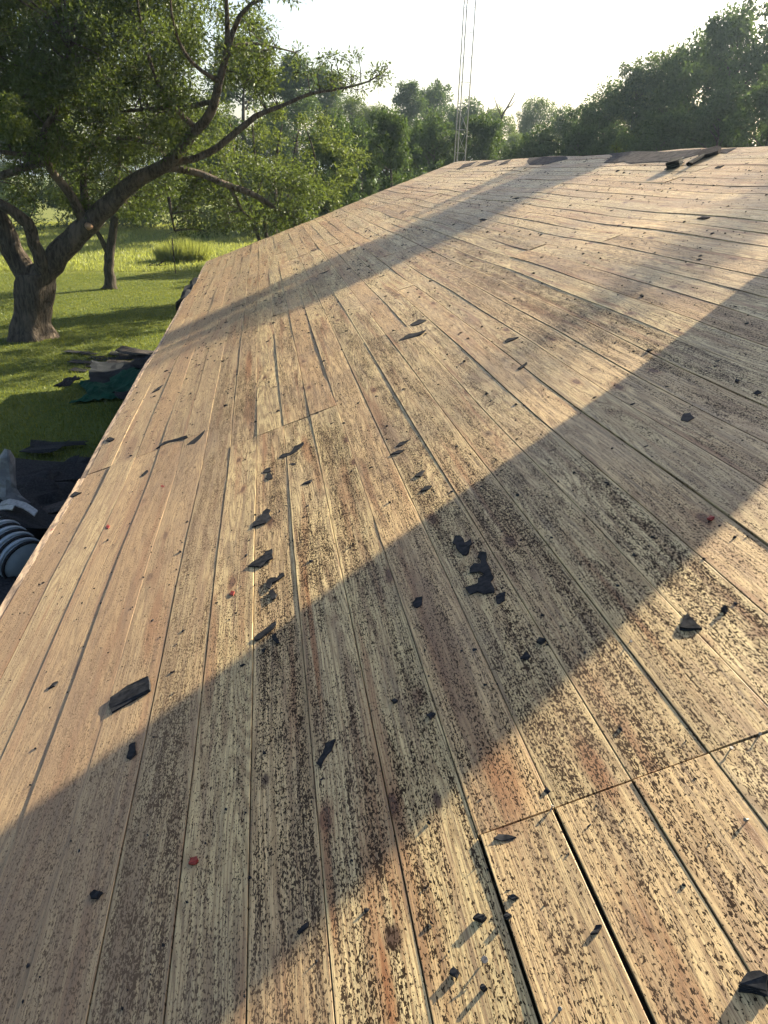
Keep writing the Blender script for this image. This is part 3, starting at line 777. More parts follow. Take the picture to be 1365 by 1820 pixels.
def ridge_bundles():
    rng = random.Random(5)
    def stack(name, px, py, L, Wd, n, label, spin, roll=False):
        u, v = roof_at(px, py)
        mb = MB()
        for i in range(n):
            a = rng.uniform(-0.12, 0.12)
            P = [(-L / 2, -Wd / 2), (-L * 0.2, -Wd * 0.56), (L / 2, -Wd / 2), (L * 0.46, Wd * 0.1), (L / 2, Wd / 2), (0, Wd * 0.45), (-L / 2, Wd / 2)]
            P = [(p[0] * math.cos(a) - p[1] * math.sin(a) + rng.uniform(-0.015, 0.015), p[0] * math.sin(a) + p[1] * math.cos(a) + rng.uniform(-0.015, 0.015)) for p in P]
            V, F = sheet_mesh(P, rng, 0.007, 0.012, 0.5, lift=0.012 + i * 0.0115); mb.add(V, F)
        o = mb.build(name, M['felt']); place_on_roof(o, u, v, 0, spin); return tag(o, label, 'shingle stack')
    stack('shingle_stack', 1200, 297, 0.22, 0.15, 7, 'short black stack of torn shingles casting a shadow below the ridge', 0.9)
    # curled bundle: a rolled sheet
    u, v = roof_at(1238, 290)
    mb = MB(); n = 30; L = 0.34; V = []
    for i in range(n):
        t = i / (n - 1); a = t * 4.2 * math.pi; r = 0.014 + 0.024 * t
        for y in (-L / 2, -L / 6, L / 6, L / 2):
            V.append((r * math.cos(a), y + rng.uniform(-0.006, 0.006), 0.036 + r * math.sin(a) * 0.8))
    F = [(i * 4 + j, i * 4 + j + 1, i * 4 + 5 + j, i * 4 + 4 + j) for i in range(n - 1) for j in range(3)]
    mb.add(V, F); o = mb.build('felt_roll', M['felt'], None, True)
    place_on_roof(o, u, v, 0, -0.95); tag(o, 'rolled up black felt lying just below the ridge, right of the shingle stack', 'felt roll')
    u, v = roof_at(1262, 274); u = min(u, U1 - 0.12)
    stk = MB()
    for i in range(4):
        P = [(-0.2, -0.10), (0.05, -0.12), (0.24, -0.07), (0.2, 0.1), (-0.05, 0.12), (-0.22, 0.08)]
        V, F = sheet_mesh(P, rng, 0.006, 0.02, 0.2 + i * 0.3, lift=0.008 + 0.010 * i); stk.add(V, F)
    o = stk.build('felt_bundle', M['felt_grey']); place_on_roof(o, u, v, 0, 1.0)
    tag(o, 'crumpled felt bundle humped on the ridge line behind the roll', 'felt bundle')
    # felt flap hanging over the far eave
    u, v = roof_at(338, 515)
    V = []; nn = 7
    for i in range(nn):
        for j, (du, dw) in enumerate(((0.06, 0.03), (-0.02, 0.045), (-0.12, 0.02), (-0.2, -0.10), (-0.22, -0.25))):
            V.append((U0 - 0.03 + du + rng.uniform(-0.03, 0.03), (i - 3) * 0.45 + rng.uniform(-0.08, 0.08), dw + rng.uniform(-0.03, 0.03)))
    F = [(i * 5 + j, i * 5 + j + 1, i * 5 + 6 + j, i * 5 + 5 + j) for i in range(nn - 1) for j in range(4)]
    mb = MB(); mb.add(V, F); o = mb.build('felt_flap', M['felt'])
    so = o.modifiers.new('thick', 'SOLIDIFY'); so.thickness = 0.006
    o.matrix_world = Matrix.Translation(FOOT + EV * v) @ R_ROOF
    tag(o, 'torn black felt flap hanging over the far eave above the lawn', 'roofing felt')
ridge_bundles()

# nails standing proud
def nails():
    def nail(px, py, tilt, az, h, label, head=0.0042):
        u, v = roof_at(px, py); mb = MB()
        mb.tube([(0, 0, -0.004), (0, 0, h)], [0.0017, 0.0017], 6)
        mb.tube([(0, 0, h), (0, 0, h + 0.0015)], [head, head * 0.9], 10)
        o = mb.build('nail', M['nail'])
        o.matrix_world = Matrix.Translation(roof_pt(u, v, 0.003)) @ R_ROOF @ Matrix.Rotation(az, 4, 'Z') @ Matrix.Rotation(tilt, 4, 'X')
        tag(o, label, 'nail')
    nail(660 + 390 * .5165, 1120 + 1140 * .5165, 0.5, 0.4, 0.008, 'bright round-headed nail standing beside two black chips near the bottom', 0.007)
    nail(660 + 655 * .5165, 1120 + 1305 * .5165, 0.6, -0.6, 0.008, 'steel nail by the bottom edge left of the widest gap')
    nail(660 + 1295 * .5165, 1120 + 655 * .5165, 0.9, -1.2, 0.008, 'bent nail leaning over a forked knot at lower right')
    nail(660 + 1235 * .5165, 1120 + 415 * .5165, 0.5, 0.8, 0.008, 'nail at the board joint near the right edge, shadow pointing down')
    nail(660 + 1335 * .5165, 1120 + 365 * .5165, 0.5, 0.3, 0.008, 'nail at the far right end of the board joint')
    nail(660 + 890 * .5165, 1120 + 45 * .5165, 0.7, 0.5, 0.008, 'nail in the sunlit board just past the shadow, above the long joint')
    nail(660 + 620 * .5165, 1120 + 620 * .5165, 0.8, 2.0, 0.008, 'nail beside the splintered board corner at the joint')
nails()

def crumbs():
    r = np.random.default_rng(11)
    n = 9500
    v = 0.55 + 20.5 * r.random(n) ** 0.95
    u = r.uniform(U0 + 0.02, U1 - 0.1, n)
    w = Wb(u, v)
    size = np.clip(np.exp(r.normal(-5.45, 0.6, n)), 0.0018, 0.019) * np.clip(0.6 + v / 8.0, 0.7, 1.9)
    asp = r.uniform(0.4, 1.0, n); an = r.uniform(0, 2 * np.pi, n); hh = size * r.uniform(0.10, 0.32, n)
    V = []; 
    base = np.stack([u, v, w], -1)
    for kq, (cx, cy) in enumerate(((1, 0), (0.2, 1), (-0.9, 0.35), (-0.35, -0.95))):
        jx = cx * size * r.uniform(0.6, 1.2, n); jy = cy * size * asp * r.uniform(0.6, 1.2, n)
        V.append(base + np.stack([jx * np.cos(an) - jy * np.sin(an), jx * np.sin(an) + jy * np.cos(an), np.full(n, -0.002)], -1))
    for kq, (cx, cy) in enumerate(((0.6, 0.1), (-0.4, 0.25))):
        jx = cx * size; jy = cy * size * asp
        V.append(base + np.stack([jx * np.cos(an) - jy * np.sin(an), jx * np.sin(an) + jy * np.cos(an), hh + 0.002 + r.uniform(0, 0.0015, n)], -1))
    V = np.stack(V, 1).reshape(-1, 3)
    f = np.array([(0, 1, 4), (1, 5, 4), (1, 2, 5), (2, 3, 5), (3, 4, 5), (3, 0, 4)])
    F = (np.arange(n)[:, None, None] * 6 + f[None]).reshape(-1, 3)
    o = mesh_np('roofing_crumbs', V, F, M['felt'])
    o.matrix_world = M_ROOF
    tag(o, kind='stuff')
crumbs()

# ------------------------------------------------------------------ yard things by the eave
def crumple_sheet(name, outline_w, nx, ny, hfun, mat, label, cat, loc, rot, seed, thick=0.01):
    rng = random.Random(seed)
    V = []
    for j in range(ny):
        for i in range(nx):
            a, b = i / (nx - 1), j / (ny - 1)
            x, y = outline_w(a, b)
            e = min(a, 1 - a, b, 1 - b)
            j_ = 0.03
            V.append((x + rng.uniform(-j_, j_), y + rng.uniform(-j_, j_), hfun(x, y, a, b, rng)))
    F = [(j * nx + i, j * nx + i + 1, j * nx + nx + 1 + i, j * nx + nx + i) for j in range(ny - 1) for i in range(nx - 1)]
    mb = MB(); mb.add(V, F); o = mb.build(name, mat)
    s = o.modifiers.new('thick', 'SOLIDIFY'); s.thickness = thick
    o.location = loc; o.rotation_euler = (0, 0, rot)
    return tag(o, label, cat)

def yard():
    M['tarp'] = mat_simple('green_tarp', (0.007, 0.042, 0.028), (0.011, 0.06, 0.038), (3, 3, 3), 0.8, 0, 3, 0.1)
    M['tarp_back'] = mat_simple('silver_tarp_lining', (0.016, 0.018, 0.022), (0.032, 0.036, 0.042), (2, 2, 2), 1.0, 0, 3, 0.0)
    M['grey_sheet'] = mat_simple('grey_felt_sheet', (0.11, 0.115, 0.13), (0.22, 0.23, 0.25), (7, 7, 7), 0.7, 0.01)
    M['plastic_blue'] = mat_simple('grey_blue_plastic', (0.22, 0.27, 0.33), (0.30, 0.36, 0.42), (4, 4, 4), 0.35, 0, 3, 0.5)
    M['stick'] = mat_simple('old_board_wood', (0.20, 0.13, 0.075), (0.30, 0.20, 0.12), (30, 30, 2), 0.8)
    # green tarp heap
    c = on_ground(215, 700)
    crumple_sheet('tarp', lambda a, b: (-1.1 + 3.2 * a + 0.2 * math.sin(5 * b), -0.8 + 1.8 * b + 0.25 * math.sin(4 * a)), 38, 28,
                  lambda x, y, a, b, r: 0.03 + 0.42 * (math.sin(math.pi * min(1, a * 1.05)) * math.sin(math.pi * b)) ** 0.7 * (0.65 + 0.35 * math.sin(5 * x + 3 * y)) + r.uniform(0, 0.07),
                  M['tarp'], 'crumpled green tarp heaped on the lawn beside the eave', 'tarp', (c.x + 0.25, c.y, 0), 0.1, 4)
    crumple_sheet('tarp_lining', lambda a, b: (-1.1 + 2.0 * a, -0.45 + 1.0 * b + 0.1 * math.sin(4 * a)), 16, 9,
                  lambda x, y, a, b, r: 0.42 + 0.1 * math.sin(3 * x) + r.uniform(0, 0.04) - 0.25 * (1 - b),
                  M['tarp_back'], 'pale grey sheet folded over the back of the green tarp', 'sheet', (c.x + 0.2, c.y + 1.0, 0), 0.25, 6)
    for i, (dx, dy, s, lab) in enumerate(((0.7, 0.6, 0.55, 'black felt sheet thrown over the right back of the green tarp'), (0.9, -0.2, 0.35, 'small black felt piece on the middle of the green tarp'),
                                     (0.6, -0.85, 0.42, 'black felt piece at the near hem of the green tarp'), (-0.95, -0.35, 0.25, 'black felt patch near the left corner of the green tarp'))):
        zz = (0.50, 0.50, 0.26, 0.32)[i]
        crumple_sheet('felt_sheet', lambda a, b, s=s: (s * (-1 + 2 * a), s * 0.6 * (-1 + 2 * b)), 7, 6,
                      lambda x, y, a, b, r: r.uniform(0, 0.09) + 0.05 * math.sin(6 * x), M['felt'], lab, 'roofing felt', (c.x + dx, c.y + dy, zz), 0.3 * i, 20 + i)
    # shingle pieces scattered on the lawn
    rng = random.Random(9)
    L = [(140, 630, .36, .13, 'dark shingle piece farthest left in the row on the lawn'), (148, 647, .33, .2, 'dark shingle piece alone just below the row on the lawn'),
         (142, 661, .22, .12, 'small shingle piece on the grass nearest the green tarp corner'), (160, 633, .2, .1, 'short shingle tab second in the row on the lawn'),
         (173, 639, .2, .12, 'small shingle tab in the middle of the row on the lawn'), (205, 641, .5, .16, 'long flat shingle strip in the row on the lawn'),
         (185, 653, .45, .12, 'shingle strip lying in front of the row on the lawn'), (218, 649, .4, .25, 'grey bent shingle sheet beside the eave pile on the lawn'),
         (200, 654, .4, .2, 'wide dark shingle sheet behind the green tarp'), (232, 632, .5, .15, 'thin shingle strip behind the eave pile on the lawn'),
         (210, 630, .2, .1, 'shingle fragment farthest up in the row on the lawn')]
    for (px, py, a, b, lab) in L:
        g = on_ground(px, py)
        P = [(-a, -b), (0.1 * a, -b * 1.1), (a, -b * 0.8), (a * 0.9, b * 0.3), (a * 1.05, b), (-a * 0.2, b * 0.9), (-a, b)]
        V, F = sheet_mesh(P, rng, 0.006, 0.02, rng.uniform(0, 6), lift=0.035)
        mb = MB(); mb.add(V, F); o = mb.build('shingle_piece', M['felt_grey'] if 'grey' in lab else M['felt'])
        o.location = (g.x, g.y, gz(g.x, g.y) + 0.0); o.rotation_euler = (rng.uniform(-.06, .06), rng.uniform(-.06, .06), rng.uniform(-0.3, 0.3)); tag(o, lab, 'shingle')
    g = on_ground(262, 640)
    PL = ['lowest dark torn shingle sheet of the pile against the eave', 'grey middle shingle sheet of the pile against the eave', 'black shingle sheet on top of the pile against the eave']
    for i in range(3):
        P = [(-.5, -.22), (.1, -.25), (.5, -.2), (.48, .2), (0, .24), (-.5, .2)]
        V, F = sheet_mesh(P, rng, 0.012, 0.12, rng.uniform(0, 6), lift=0.05 + 0.05 * i); mb = MB(); mb.add(V, F)
        o = mb.build('shingle_sheet', M['felt'] if i % 2 else M['felt_grey']); o.location = (g.x + rng.uniform(-.5, .2), g.y + rng.uniform(-.25, .25), gz(g.x, g.y)); o.rotation_euler = (0, 0, rng.uniform(-.6, .6))
        tag(o, PL[i], 'shingle', 'shingle sheets piled behind the green tarp')
    # rubbish heap below the near eave
    hc = on_ground(45, 930)
    r = np.random.default_rng(3)
    nx, ny = 96, 110
    xs = np.linspace(-1.7, 3.0, nx); ys = np.linspace(-3.0, 2.6, ny); X, Y = np.meshgrid(xs, ys)
    Z = np.full(X.shape, -0.05) + r.uniform(0, 0.01, X.shape)
    for q in range(170):                       # overlapping torn sheets, each tilted its own way
        cx, cy = r.normal(0.2, 0.95), r.normal(-0.2, 1.15); an = r.uniform(0, np.pi)
        d0 = math.hypot((cx - .2) / 2.2, (cy + .2) / 2.6)
        if d0 > 1: continue
        a = (X - cx) * np.cos(an) + (Y - cy) * np.sin(an); b = -(X - cx) * np.sin(an) + (Y - cy) * np.cos(an)
        hgt = 0.40 * (1 - d0) + r.uniform(-.02, .10) + a * r.normal(0, .16) + b * r.normal(0, .16) + 0.05 * np.sin(a * r.uniform(3, 8))
        ins = (np.abs(a) < r.uniform(.2, .55)) & (np.abs(b) < r.uniform(.1, .28))
        Z = np.where(ins, np.maximum(Z, hgt), Z)
    i = np.arange(ny - 1)[:, None] * nx + np.arange(nx - 1)[None]
    o = mesh_np('felt_heap', np.stack([X, Y, Z], -1).reshape(-1, 3), np.stack([i, i + 1, i + nx + 1, i + nx], -1).reshape(-1, 4), M['felt'])
    o.location = (hc.x, hc.y, 0)
    tag(o, 'heap of black torn roofing felt below the near eave', 'rubbish heap')
    labs = ['broad black felt sheet curling up on top of the heap under the eave', 'black felt sheet with a raised back edge behind the heap', 'grey-black shingle strip at the right of the heap by the wooden stick',
            'dark felt sheet lying flat on bare ground beyond the heap', 'narrow felt strip lying beyond the heap near the shaded grass', 'torn felt piece below the pale bent strip on the heap', 'dark shingle sheet at the foot of the heap close to the wall',
            'small grey shingle between the wooden stick and the eave']
    spots = [(70, 850, .55, .3, .42), (95, 835, .6, .28, .35), (88, 905, .4, .22, .40), (80, 800, .4, .16, .05), (105, 790, .45, .1, .05), (60, 925, .4, .25, .48), (20, 1060, .5, .3, .40), (95, 925, .3, .2, .38)]
    for (px, py, a, b, z), lab in zip(spots, labs):
        g = on_ground(px, py, z)
        P = [(-a, -b), (0.1 * a, -b * 1.1), (a, -b * 0.8), (a * 0.9, b * 0.3), (a * 1.05, b), (-a * 0.2, b * 0.9), (-a, b)]
        V, F = sheet_mesh(P, rng, 0.012, rng.uniform(0.05, 0.22), rng.uniform(0, 6), lift=0.03)
        mb = MB(); mb.add(V, F); o = mb.build('felt_sheet', M['felt_grey'] if 'grey' in lab else M['felt'])
        o.location = (g.x, g.y, z - 0.02); o.rotation_euler = (rng.uniform(-.15, .15), rng.uniform(-.15, .15), rng.uniform(-1, 1)); tag(o, lab, 'roofing felt')
    # grey pointed sheet standing up out of the heap
    base = on_ground(15, 900, 0.3)
    D0 = base.y
    prof = [(2, 798, .02), (15, 797, .05), (22, 815, .09), (26, 840, .14), (27, 858, .2), (36, 875, .3), (55, 888, .35)]
    V = []; nn = 8
    left = [(9, 800), (1, 812), (-4, 830), (-8, 850), (-10, 868), (-14, 885), (-20, 905), (-24, 925)]
    right = [(16, 799), (22, 815), (25, 835), (27, 852), (28, 866), (38, 880), (52, 893), (58, 912)]
    for (lx, ly), (rx, ry) in zip(left, right):
        for t in (0, .25, .5, .75, 1):
            p = at(lx + (rx - lx) * t, ly + (ry - ly) * t, D0 - 0.14 * math.sin(math.pi * t) - 0.3)
            V.append(p + Vector((rng.uniform(-.012, .012), rng.uniform(-.03, .03), 0)))
    F = [(i * 5 + j, i * 5 + j + 1, i * 5 + 6 + j, i * 5 + 5 + j) for i in range(7) for j in range(4)]
    mb = MB(); cen = sum(V, Vector()) / len(V); mb.add([v - cen for v in V], F); o = mb.build('grey_sheet', M['grey_sheet'])
    s = o.modifiers.new('thick', 'SOLIDIFY'); s.thickness = 0.02; o.location = cen
    tag(o, 'grey felt sheet standing in a point at the back of the heap', 'roofing felt')
    # two pale bent metal strips
    def strip(pix, dist, wd, label):
        V = []
        for k, (px, py) in enumerate(pix):
            p = at(px, py, dist - 0.1 * k)
            V += [p, p + Vector((0.0, -wd, -0.02)), p + Vector((0, -wd, -0.035)), p + Vector((0, 0, -0.015))]
        n = len(pix)
        F = [(s * 4 + j, s * 4 + (j + 1) % 4, s * 4 + 4 + (j + 1) % 4, s * 4 + 4 + j) for s in range(n - 1) for j in range(4)]
        F += [(3, 2, 1, 0), (n * 4 - 4, n * 4 - 3, n * 4 - 2, n * 4 - 1)]
        mb = MB(); cen = V[n * 2]; mb.add([v - cen for v in V], F); o = mb.build('metal_strip', M['steel']); o.location = cen
        tag(o, label, 'metal strip')
    strip([(-8, 896), (6, 890), (18, 886), (32, 889), (46, 893), (56, 899), (67, 907)], 9.3, 0.11, 'upper pale bent metal strip arching over the black heap')
    strip([(-8, 900), (6, 898), (16, 897), (26, 898)], 9.15, 0.08, 'lower short pale metal strip beside the grey pointed sheet')
    # ribbed grey-blue drum lying on its side
    drum = empty('ribbed_drum', on_ground(14, 972, 0.42), (rad(18), 0, 0.95))
    tag(drum, 'grey-blue ribbed plastic drum lying on the heap by the eave', 'drum')
    mb = MB(); mb.tube([(0, -0.36, 0), (0, -0.32, 0), (0, 0.22, 0), (0, 0.30, 0), (0, 0.33, 0)], [0.18, 0.25, 0.26, 0.23, 0.12], 28); mb.build('shell', M['plastic_blue'], drum, True, 40)
    for i in range(9):
        y = -0.32 + i * 0.066
        mb = MB(); ring = [(0.262 * math.cos(a), y, 0.262 * math.sin(a)) for a in np.linspace(0, 2 * math.pi, 29)]
        mb.tube(ring, [0.019] * 29, 6, cap=False); mb.build('rib', M['plastic_blue'] if i % 2 else M['felt'], drum, True)
    # sticks
    def stick(p0, p1, w, label):
        d = (p1 - p0); L = d.length; q = d.to_track_quat('Y', 'Z').to_matrix().to_4x4()
        mb = MB(); mb.box((0, 0, 0), (w, L, w * 0.45)); o = mb.build('wooden_stick', M['stick'])
        o.matrix_world = Matrix.Translation((p0 + p1) / 2) @ q; tag(o, label, 'wooden stick')
    stick(at(70, 903, 9.35), at(86, 952, 8.9), 0.07, 'upright broken lath leaning out of the heap by the eave')
    stick(at(52, 928, 9.1), at(82, 939, 9.0), 0.05, 'short orange lath lying crosswise behind the leaning one')
yard()

# ------------------------------------------------------------------ radio mast
def mast():
    b = at(805.5, 300, 25.0); b.z = 0
    root = empty('radio_mast', b, (0, rad(1.9), 0))
    tag(root, 'thin three-legged lattice radio mast rising behind the far end of the ridge', 'mast')
    s = 0.185; H = 15.0
    c = [(s * math.cos(a), s * math.sin(a)) for a in (rad(10), rad(130), rad(250))]
    for x, y in c:
        mb = MB(); mb.tube([(x, y, -0.3), (x, y, H)], [0.016, 0.016], 6); mb.build('leg', M['steel'], root, True)
    L = math.dist(c[0], c[1])
    mb = MB(); mb.tube([(0, 0, 0), (L, 0, 0)], [0.0045, 0.0045], 5); rung = mb.build('rung', M['steel'], root)
    mb = MB(); mb.tube([(0, 0, 0), (L, 0, 0.6)], [0.004, 0.004], 5); br = mb.build('brace', M['steel'], root)
    n = int(H / 0.6); first = True
    for i in range(n):
        for j in range(3):
            a, d = c[j], c[(j + 1) % 3]; an = math.atan2(d[1] - a[1], d[0] - a[0])
            for src in (rung, br):
                o = src if first else link(src.copy(), root)
                o.location = (a[0], a[1], i * 0.6 + 0.1); o.rotation_euler = (0, 0, an)
            first = False
mast()

# ------------------------------------------------------------------ trees
def leaf_arrays(C, Rr, n_per, leaf, rng, flat=0.75, wid=0.42, droop=0.25):
    """diamond leaves spread through clusters C (k,3) with radii Rr"""
    C = np.asarray(C, dtype=float); k = len(C)
    idx = np.repeat(np.arange(k), n_per) if np.isscalar(n_per) else np.repeat(np.arange(k), n_per)
    n = len(idx)
    d = rng.normal(size=(n, 3)); d /= np.linalg.norm(d, axis=1)[:, None]
    rr = rng.random(n) ** 0.45
    # a few sprays per cluster give ragged edges
    P = C[idx] + d * (np.asarray(Rr)[idx] * rr)[:, None] * np.array([1, 1, flat])
    L = leaf * rng.uniform(0.6, 1.35, n)
    ax = rng.normal(size=(n, 3)) * 0.8 + d * 0.7; ax[:, 2] -= droop; ax /= np.linalg.norm(ax, axis=1)[:, None]
    nr = rng.normal(size=(n, 3)); nr[:, 2] += 0.7
    sd = np.cross(ax, nr); sd /= (np.linalg.norm(sd, axis=1)[:, None] + 1e-9)
    nn = np.cross(sd, ax)
    a = P; t = P + ax * L[:, None]; m = P + ax * (L * 0.5)[:, None] + nn * (L * 0.06)[:, None]
    l = m + sd * (L * wid / 2)[:, None]; r = m - sd * (L * wid / 2)[:, None]
    V = np.stack([a, r, t, l], 1).reshape(-1, 3)
    i = np.arange(n) * 4
    F = np.concatenate([np.stack([i, i + 1, i + 2], -1), np.stack([i, i + 2, i + 3], -1)])
    return V, F

def pixel_clusters(rng, n, reg, dr, r_rng):
    """cluster centres seen within a photo region, at spread distances"""
    x0, y0, x1, y1 = reg; out = []; R = []
    for _ in range(n):
        d = rng.uniform(*dr)
        out.append(at(rng.uniform(x0, x1), rng.uniform(y0, y1), d)); R.append(rng.uniform(*r_rng))
    return out, R

def limb(root, name, pix, widths, dists, mat, rng, n=10, step=0.25, base=None):
    P = [at(x, y, d) for (x, y), d in zip(pix, dists)]
    R = [w * 0.43 * d / FPX for w, d in zip(widths, dists)]
    if base is not None: P = base[0] + P; R = base[1] + R
    P, R = catmull(P, R, step)
    o0 = root.location
    for i in range(1, len(P) - 1):
        P[i] = P[i] + Vector((rng.uniform(-1, 1), rng.uniform(-1, 1), rng.uniform(-1, 1))) * R[i] * 0.12
    mb = MB(); mb.tube([p - o0 for p in P], R, n, 0.07, rng)
    mb.build(name, mat, root, True)
    return P, R

def main_tree():
    rng = random.Random(21); nr = np.random.default_rng(21)
    b = on_ground(58, 603)
    root = empty('shade_tree', (b.x, b.y, 0))
    tag(root, 'big old spreading shade tree with forked trunk on the lawn', 'tree')
    D = b.y
    bk = M['bark']
    pts = []
    Pt, Rt = catmull([Vector((b.x, b.y, -0.25)), Vector((b.x, b.y, 0.05)), Vector((b.x - .02, b.y, 0.4)), at(57, 555, D), at(60, 520, D), at(62, 486, D)],
                     [0.80, 0.66, 0.54, 0.50, 0.54, 0.52], 0.12)
    mb = MB(); V = []; n = 20
    for p, r in zip(Pt, Rt):
        for k in range(n):
            a = 2 * math.pi * k / n
            fl = 1 + (0.10 * math.sin(5 * a + 1) + 0.06 * math.sin(3 * a)) * (1.6 if p.z < 0.35 else 0.8) + rng.uniform(-.03, .03)
            V.append(p - root.location + Vector((math.cos(a) * r * fl, math.sin(a) * r * fl * 0.9, 0)))
    F = [(i * n + k, i * n + (k + 1) % n, (i + 1) * n + (k + 1) % n, (i + 1) * n + k) for i in range(len(Pt) - 1) for k in range(n)]
    F.append(tuple((len(Pt) - 1) * n + k for k in range(n)))
    mb.add(V, F); mb.build('trunk', bk, root, True)
    L = []
    def lb(pix, w, d, name='branch', n=10): 
        P, R = limb(root, name, pix, w, d, bk, rng, n); L.extend(zip(P, R)); return P, R
    lb([(62, 505), (40, 478), (20, 440), (5, 400), (-25, 340), (-60, 260), (-90, 160)], [52, 46, 42, 38, 32, 26, 18], [D, D, D - .1, D - .2, D - .4, D - .6, D - .8])
    lb([(74, 500), (74, 470), (60, 432), (49, 396), (22, 374), (-10, 358), (-60, 330), (-110, 270)], [34, 28, 24, 24, 20, 19, 16, 12], [D, D - .3, D - .5, D - .7, D - .9, D - 1.1, D - 1.5, D - 2])
    lb([(66, 500), (82, 478), (116, 440), (150, 405), (192, 364), (238, 323), (290, 297), (320, 268), (348, 232), (374, 202), (389, 147), (402, 100), (404, 50), (402, 0), (398, -60), (385, -120)],
       [52, 48, 44, 40, 35, 29, 23, 20, 18, 17, 14, 12, 9, 7, 5, 3], [D, D, D, D - .1, D - .2, D - .3, D - .5, D - .7, D - .9, D - 1.1, D - 1.4, D - 1.6, D - 1.9, D - 2.1, D - 2.4, D - 2.7], n=12)
    lb([(404, 100), (412, 62), (426, 28), (446, 8), (470, -4)], [9, 9, 8, 7, 4], [D - 1.6, D - 1.8, D - 2, D - 2.2, D - 2.5])
    lb([(298, 290), (325, 286), (369, 273), (404, 248), (455, 207), (495, 191), (551, 167), (607, 157), (657, 144), (690, 120)], [17, 14, 13, 12, 10, 8, 6, 5, 3, 2], [D - .5, D - .4, D - .2, D, D + .2, D + .4, D + .6, D + .8, D + 1, D + 1.2])
    lb([(285, 300), (310, 300), (354, 307), (399, 327), (455, 348), (490, 372), (528, 400), (556, 430)], [16, 14, 13, 13, 11, 9, 7, 4], [D - .4, D, D + .3, D + .6, D + 1, D + 1.3, D + 1.6, D + 1.8])
    lb([(404, 330), (420, 352), (430, 374), (448, 390)], [6, 5, 4, 2], [D + .6, D + .8, D + 1, D + 1.2])
    lb([(150, 404), (138, 368), (116, 334), (91, 303), (78, 268), (76, 238), (101, 192), (118, 130), (128, 60)], [20, 19, 17, 15, 13, 12, 10, 7, 4], [D - .1, D - .3, D - .6, D - .9, D - 1.2, D - 1.4, D - 1.8, D - 2.3, D - 3])
    lb([(160, 395), (156, 370), (148, 335), (147, 312), (160, 270), (200, 200), (230, 120)], [18, 16, 14, 11, 8, 6, 3], [D, D + .3, D + .7, D + 1, D + 1.5, D + 2.2, D + 3])
    lb([(298, 285), (275, 259), (237, 247), (200, 243), (150, 215), (90, 180)], [9, 8, 7, 6, 5, 3], [D - .5, D, D + .5, D + 1, D + 1.7, D + 2.4])
    lb([(380, 180), (328, 190), (278, 192), (212, 197), (160, 180)], [10, 9, 7, 5, 3], [D - 1.1, D - .6, D, D + .6, D + 1.2])
    lb([(82, 288), (50, 296), (0, 313), (-60, 318)], [16, 15, 14, 10], [D - 1, D - .7, D - .3, D + .2])
    lb([(72, 275), (40, 274), (0, 270), (-60, 255)], [10, 9, 8, 6], [D - 1.2, D - 1.4, D - 1.7, D - 2.2])
    lb([(398, 95), (430, 78), (470, 80), (528, 94)], [6, 5, 4, 2], [D - 1.6, D - 1.2, D - .8, D - .3])
    lb([(350, 230), (300, 180), (270, 120), (250, 40), (240, -40)], [11, 9, 7, 5, 3], [D - .9, D - 1.6, D - 2.2, D - 2.8, D - 3.4])
    lb([(390, 145), (340, 110), (310, 50), (300, -30)], [9, 7, 5, 3], [D - 1.4, D - 2.2, D - 3, D - 3.6])
    lb([(300, 350), (304, 380), (310, 410)], [7, 5, 3], [D - .2, D - .1, D])
    # pruned stub with raw wood
    p = at(157, 402, D - .35)
    mb = MB(); mb.tube([p - root.location, at(160, 403, D - .75) - root.location], [0.10, 0.075], 10, .1, rng); mb.build('branch_stub', M['raw_wood'], root, True)
    # crown: leaf clusters
    C, R, N = [], [], []
    def reg(n, box, dr, rr, dens):
        c, r = pixel_clusters(rng, n, box, dr, rr); C.extend(c); R.extend(r); N.extend([int(dens * (q / 0.6) ** 2) for q in r])
    reg(160, (-110, -130, 330, 190), (D - 3.5, D + 3.5), (0.45, 0.85), 520)
    reg(70, (-90, 120, 345, 280), (D - 2.0, D + 3.5), (0.4, 0.75), 480)
    reg(34, (300, -90, 400, 230), (D - 0.6, D + 3), (0.35, 0.6), 420)
    reg(30, (395, 15, 485, 165), (D - 2, D + 1.5), (0.25, 0.45), 360)
    reg(10, (440, 90, 560, 190), (D - .5, D + 1), (0.2, 0.35), 260)
    reg(17, (560, 90, 690, 165), (D + .4, D + 1.6), (0.17, 0.32), 280)
    reg(10, (430, -30, 600, 12), (D - 3, D - 1), (0.2, 0.35), 260)
    reg(40, (20, 260, 330, 375), (D - 1, D + 3), (0.3, 0.5), 300)
    reg(44, (330, 295, 565, 405), (D + .3, D + 2.4), (0.25, 0.5), 380)
    reg(10, (280, 360, 400, 415), (D - .3, D + 1), (0.2, 0.35), 300)
    Cn = np.array([tuple(c) for c in C])
    V, F = leaf_arrays(Cn, R, [int(q * 1.3) for q in N], 0.10, nr, 0.8, 0.40)
    cr = mesh_np('crown', V - np.array(root.location), F, M['leaf_main'], root)
    # twigs tie each cluster to the nearest limb
    LP = np.array([tuple(p) for p, r in L])
    mb = MB()
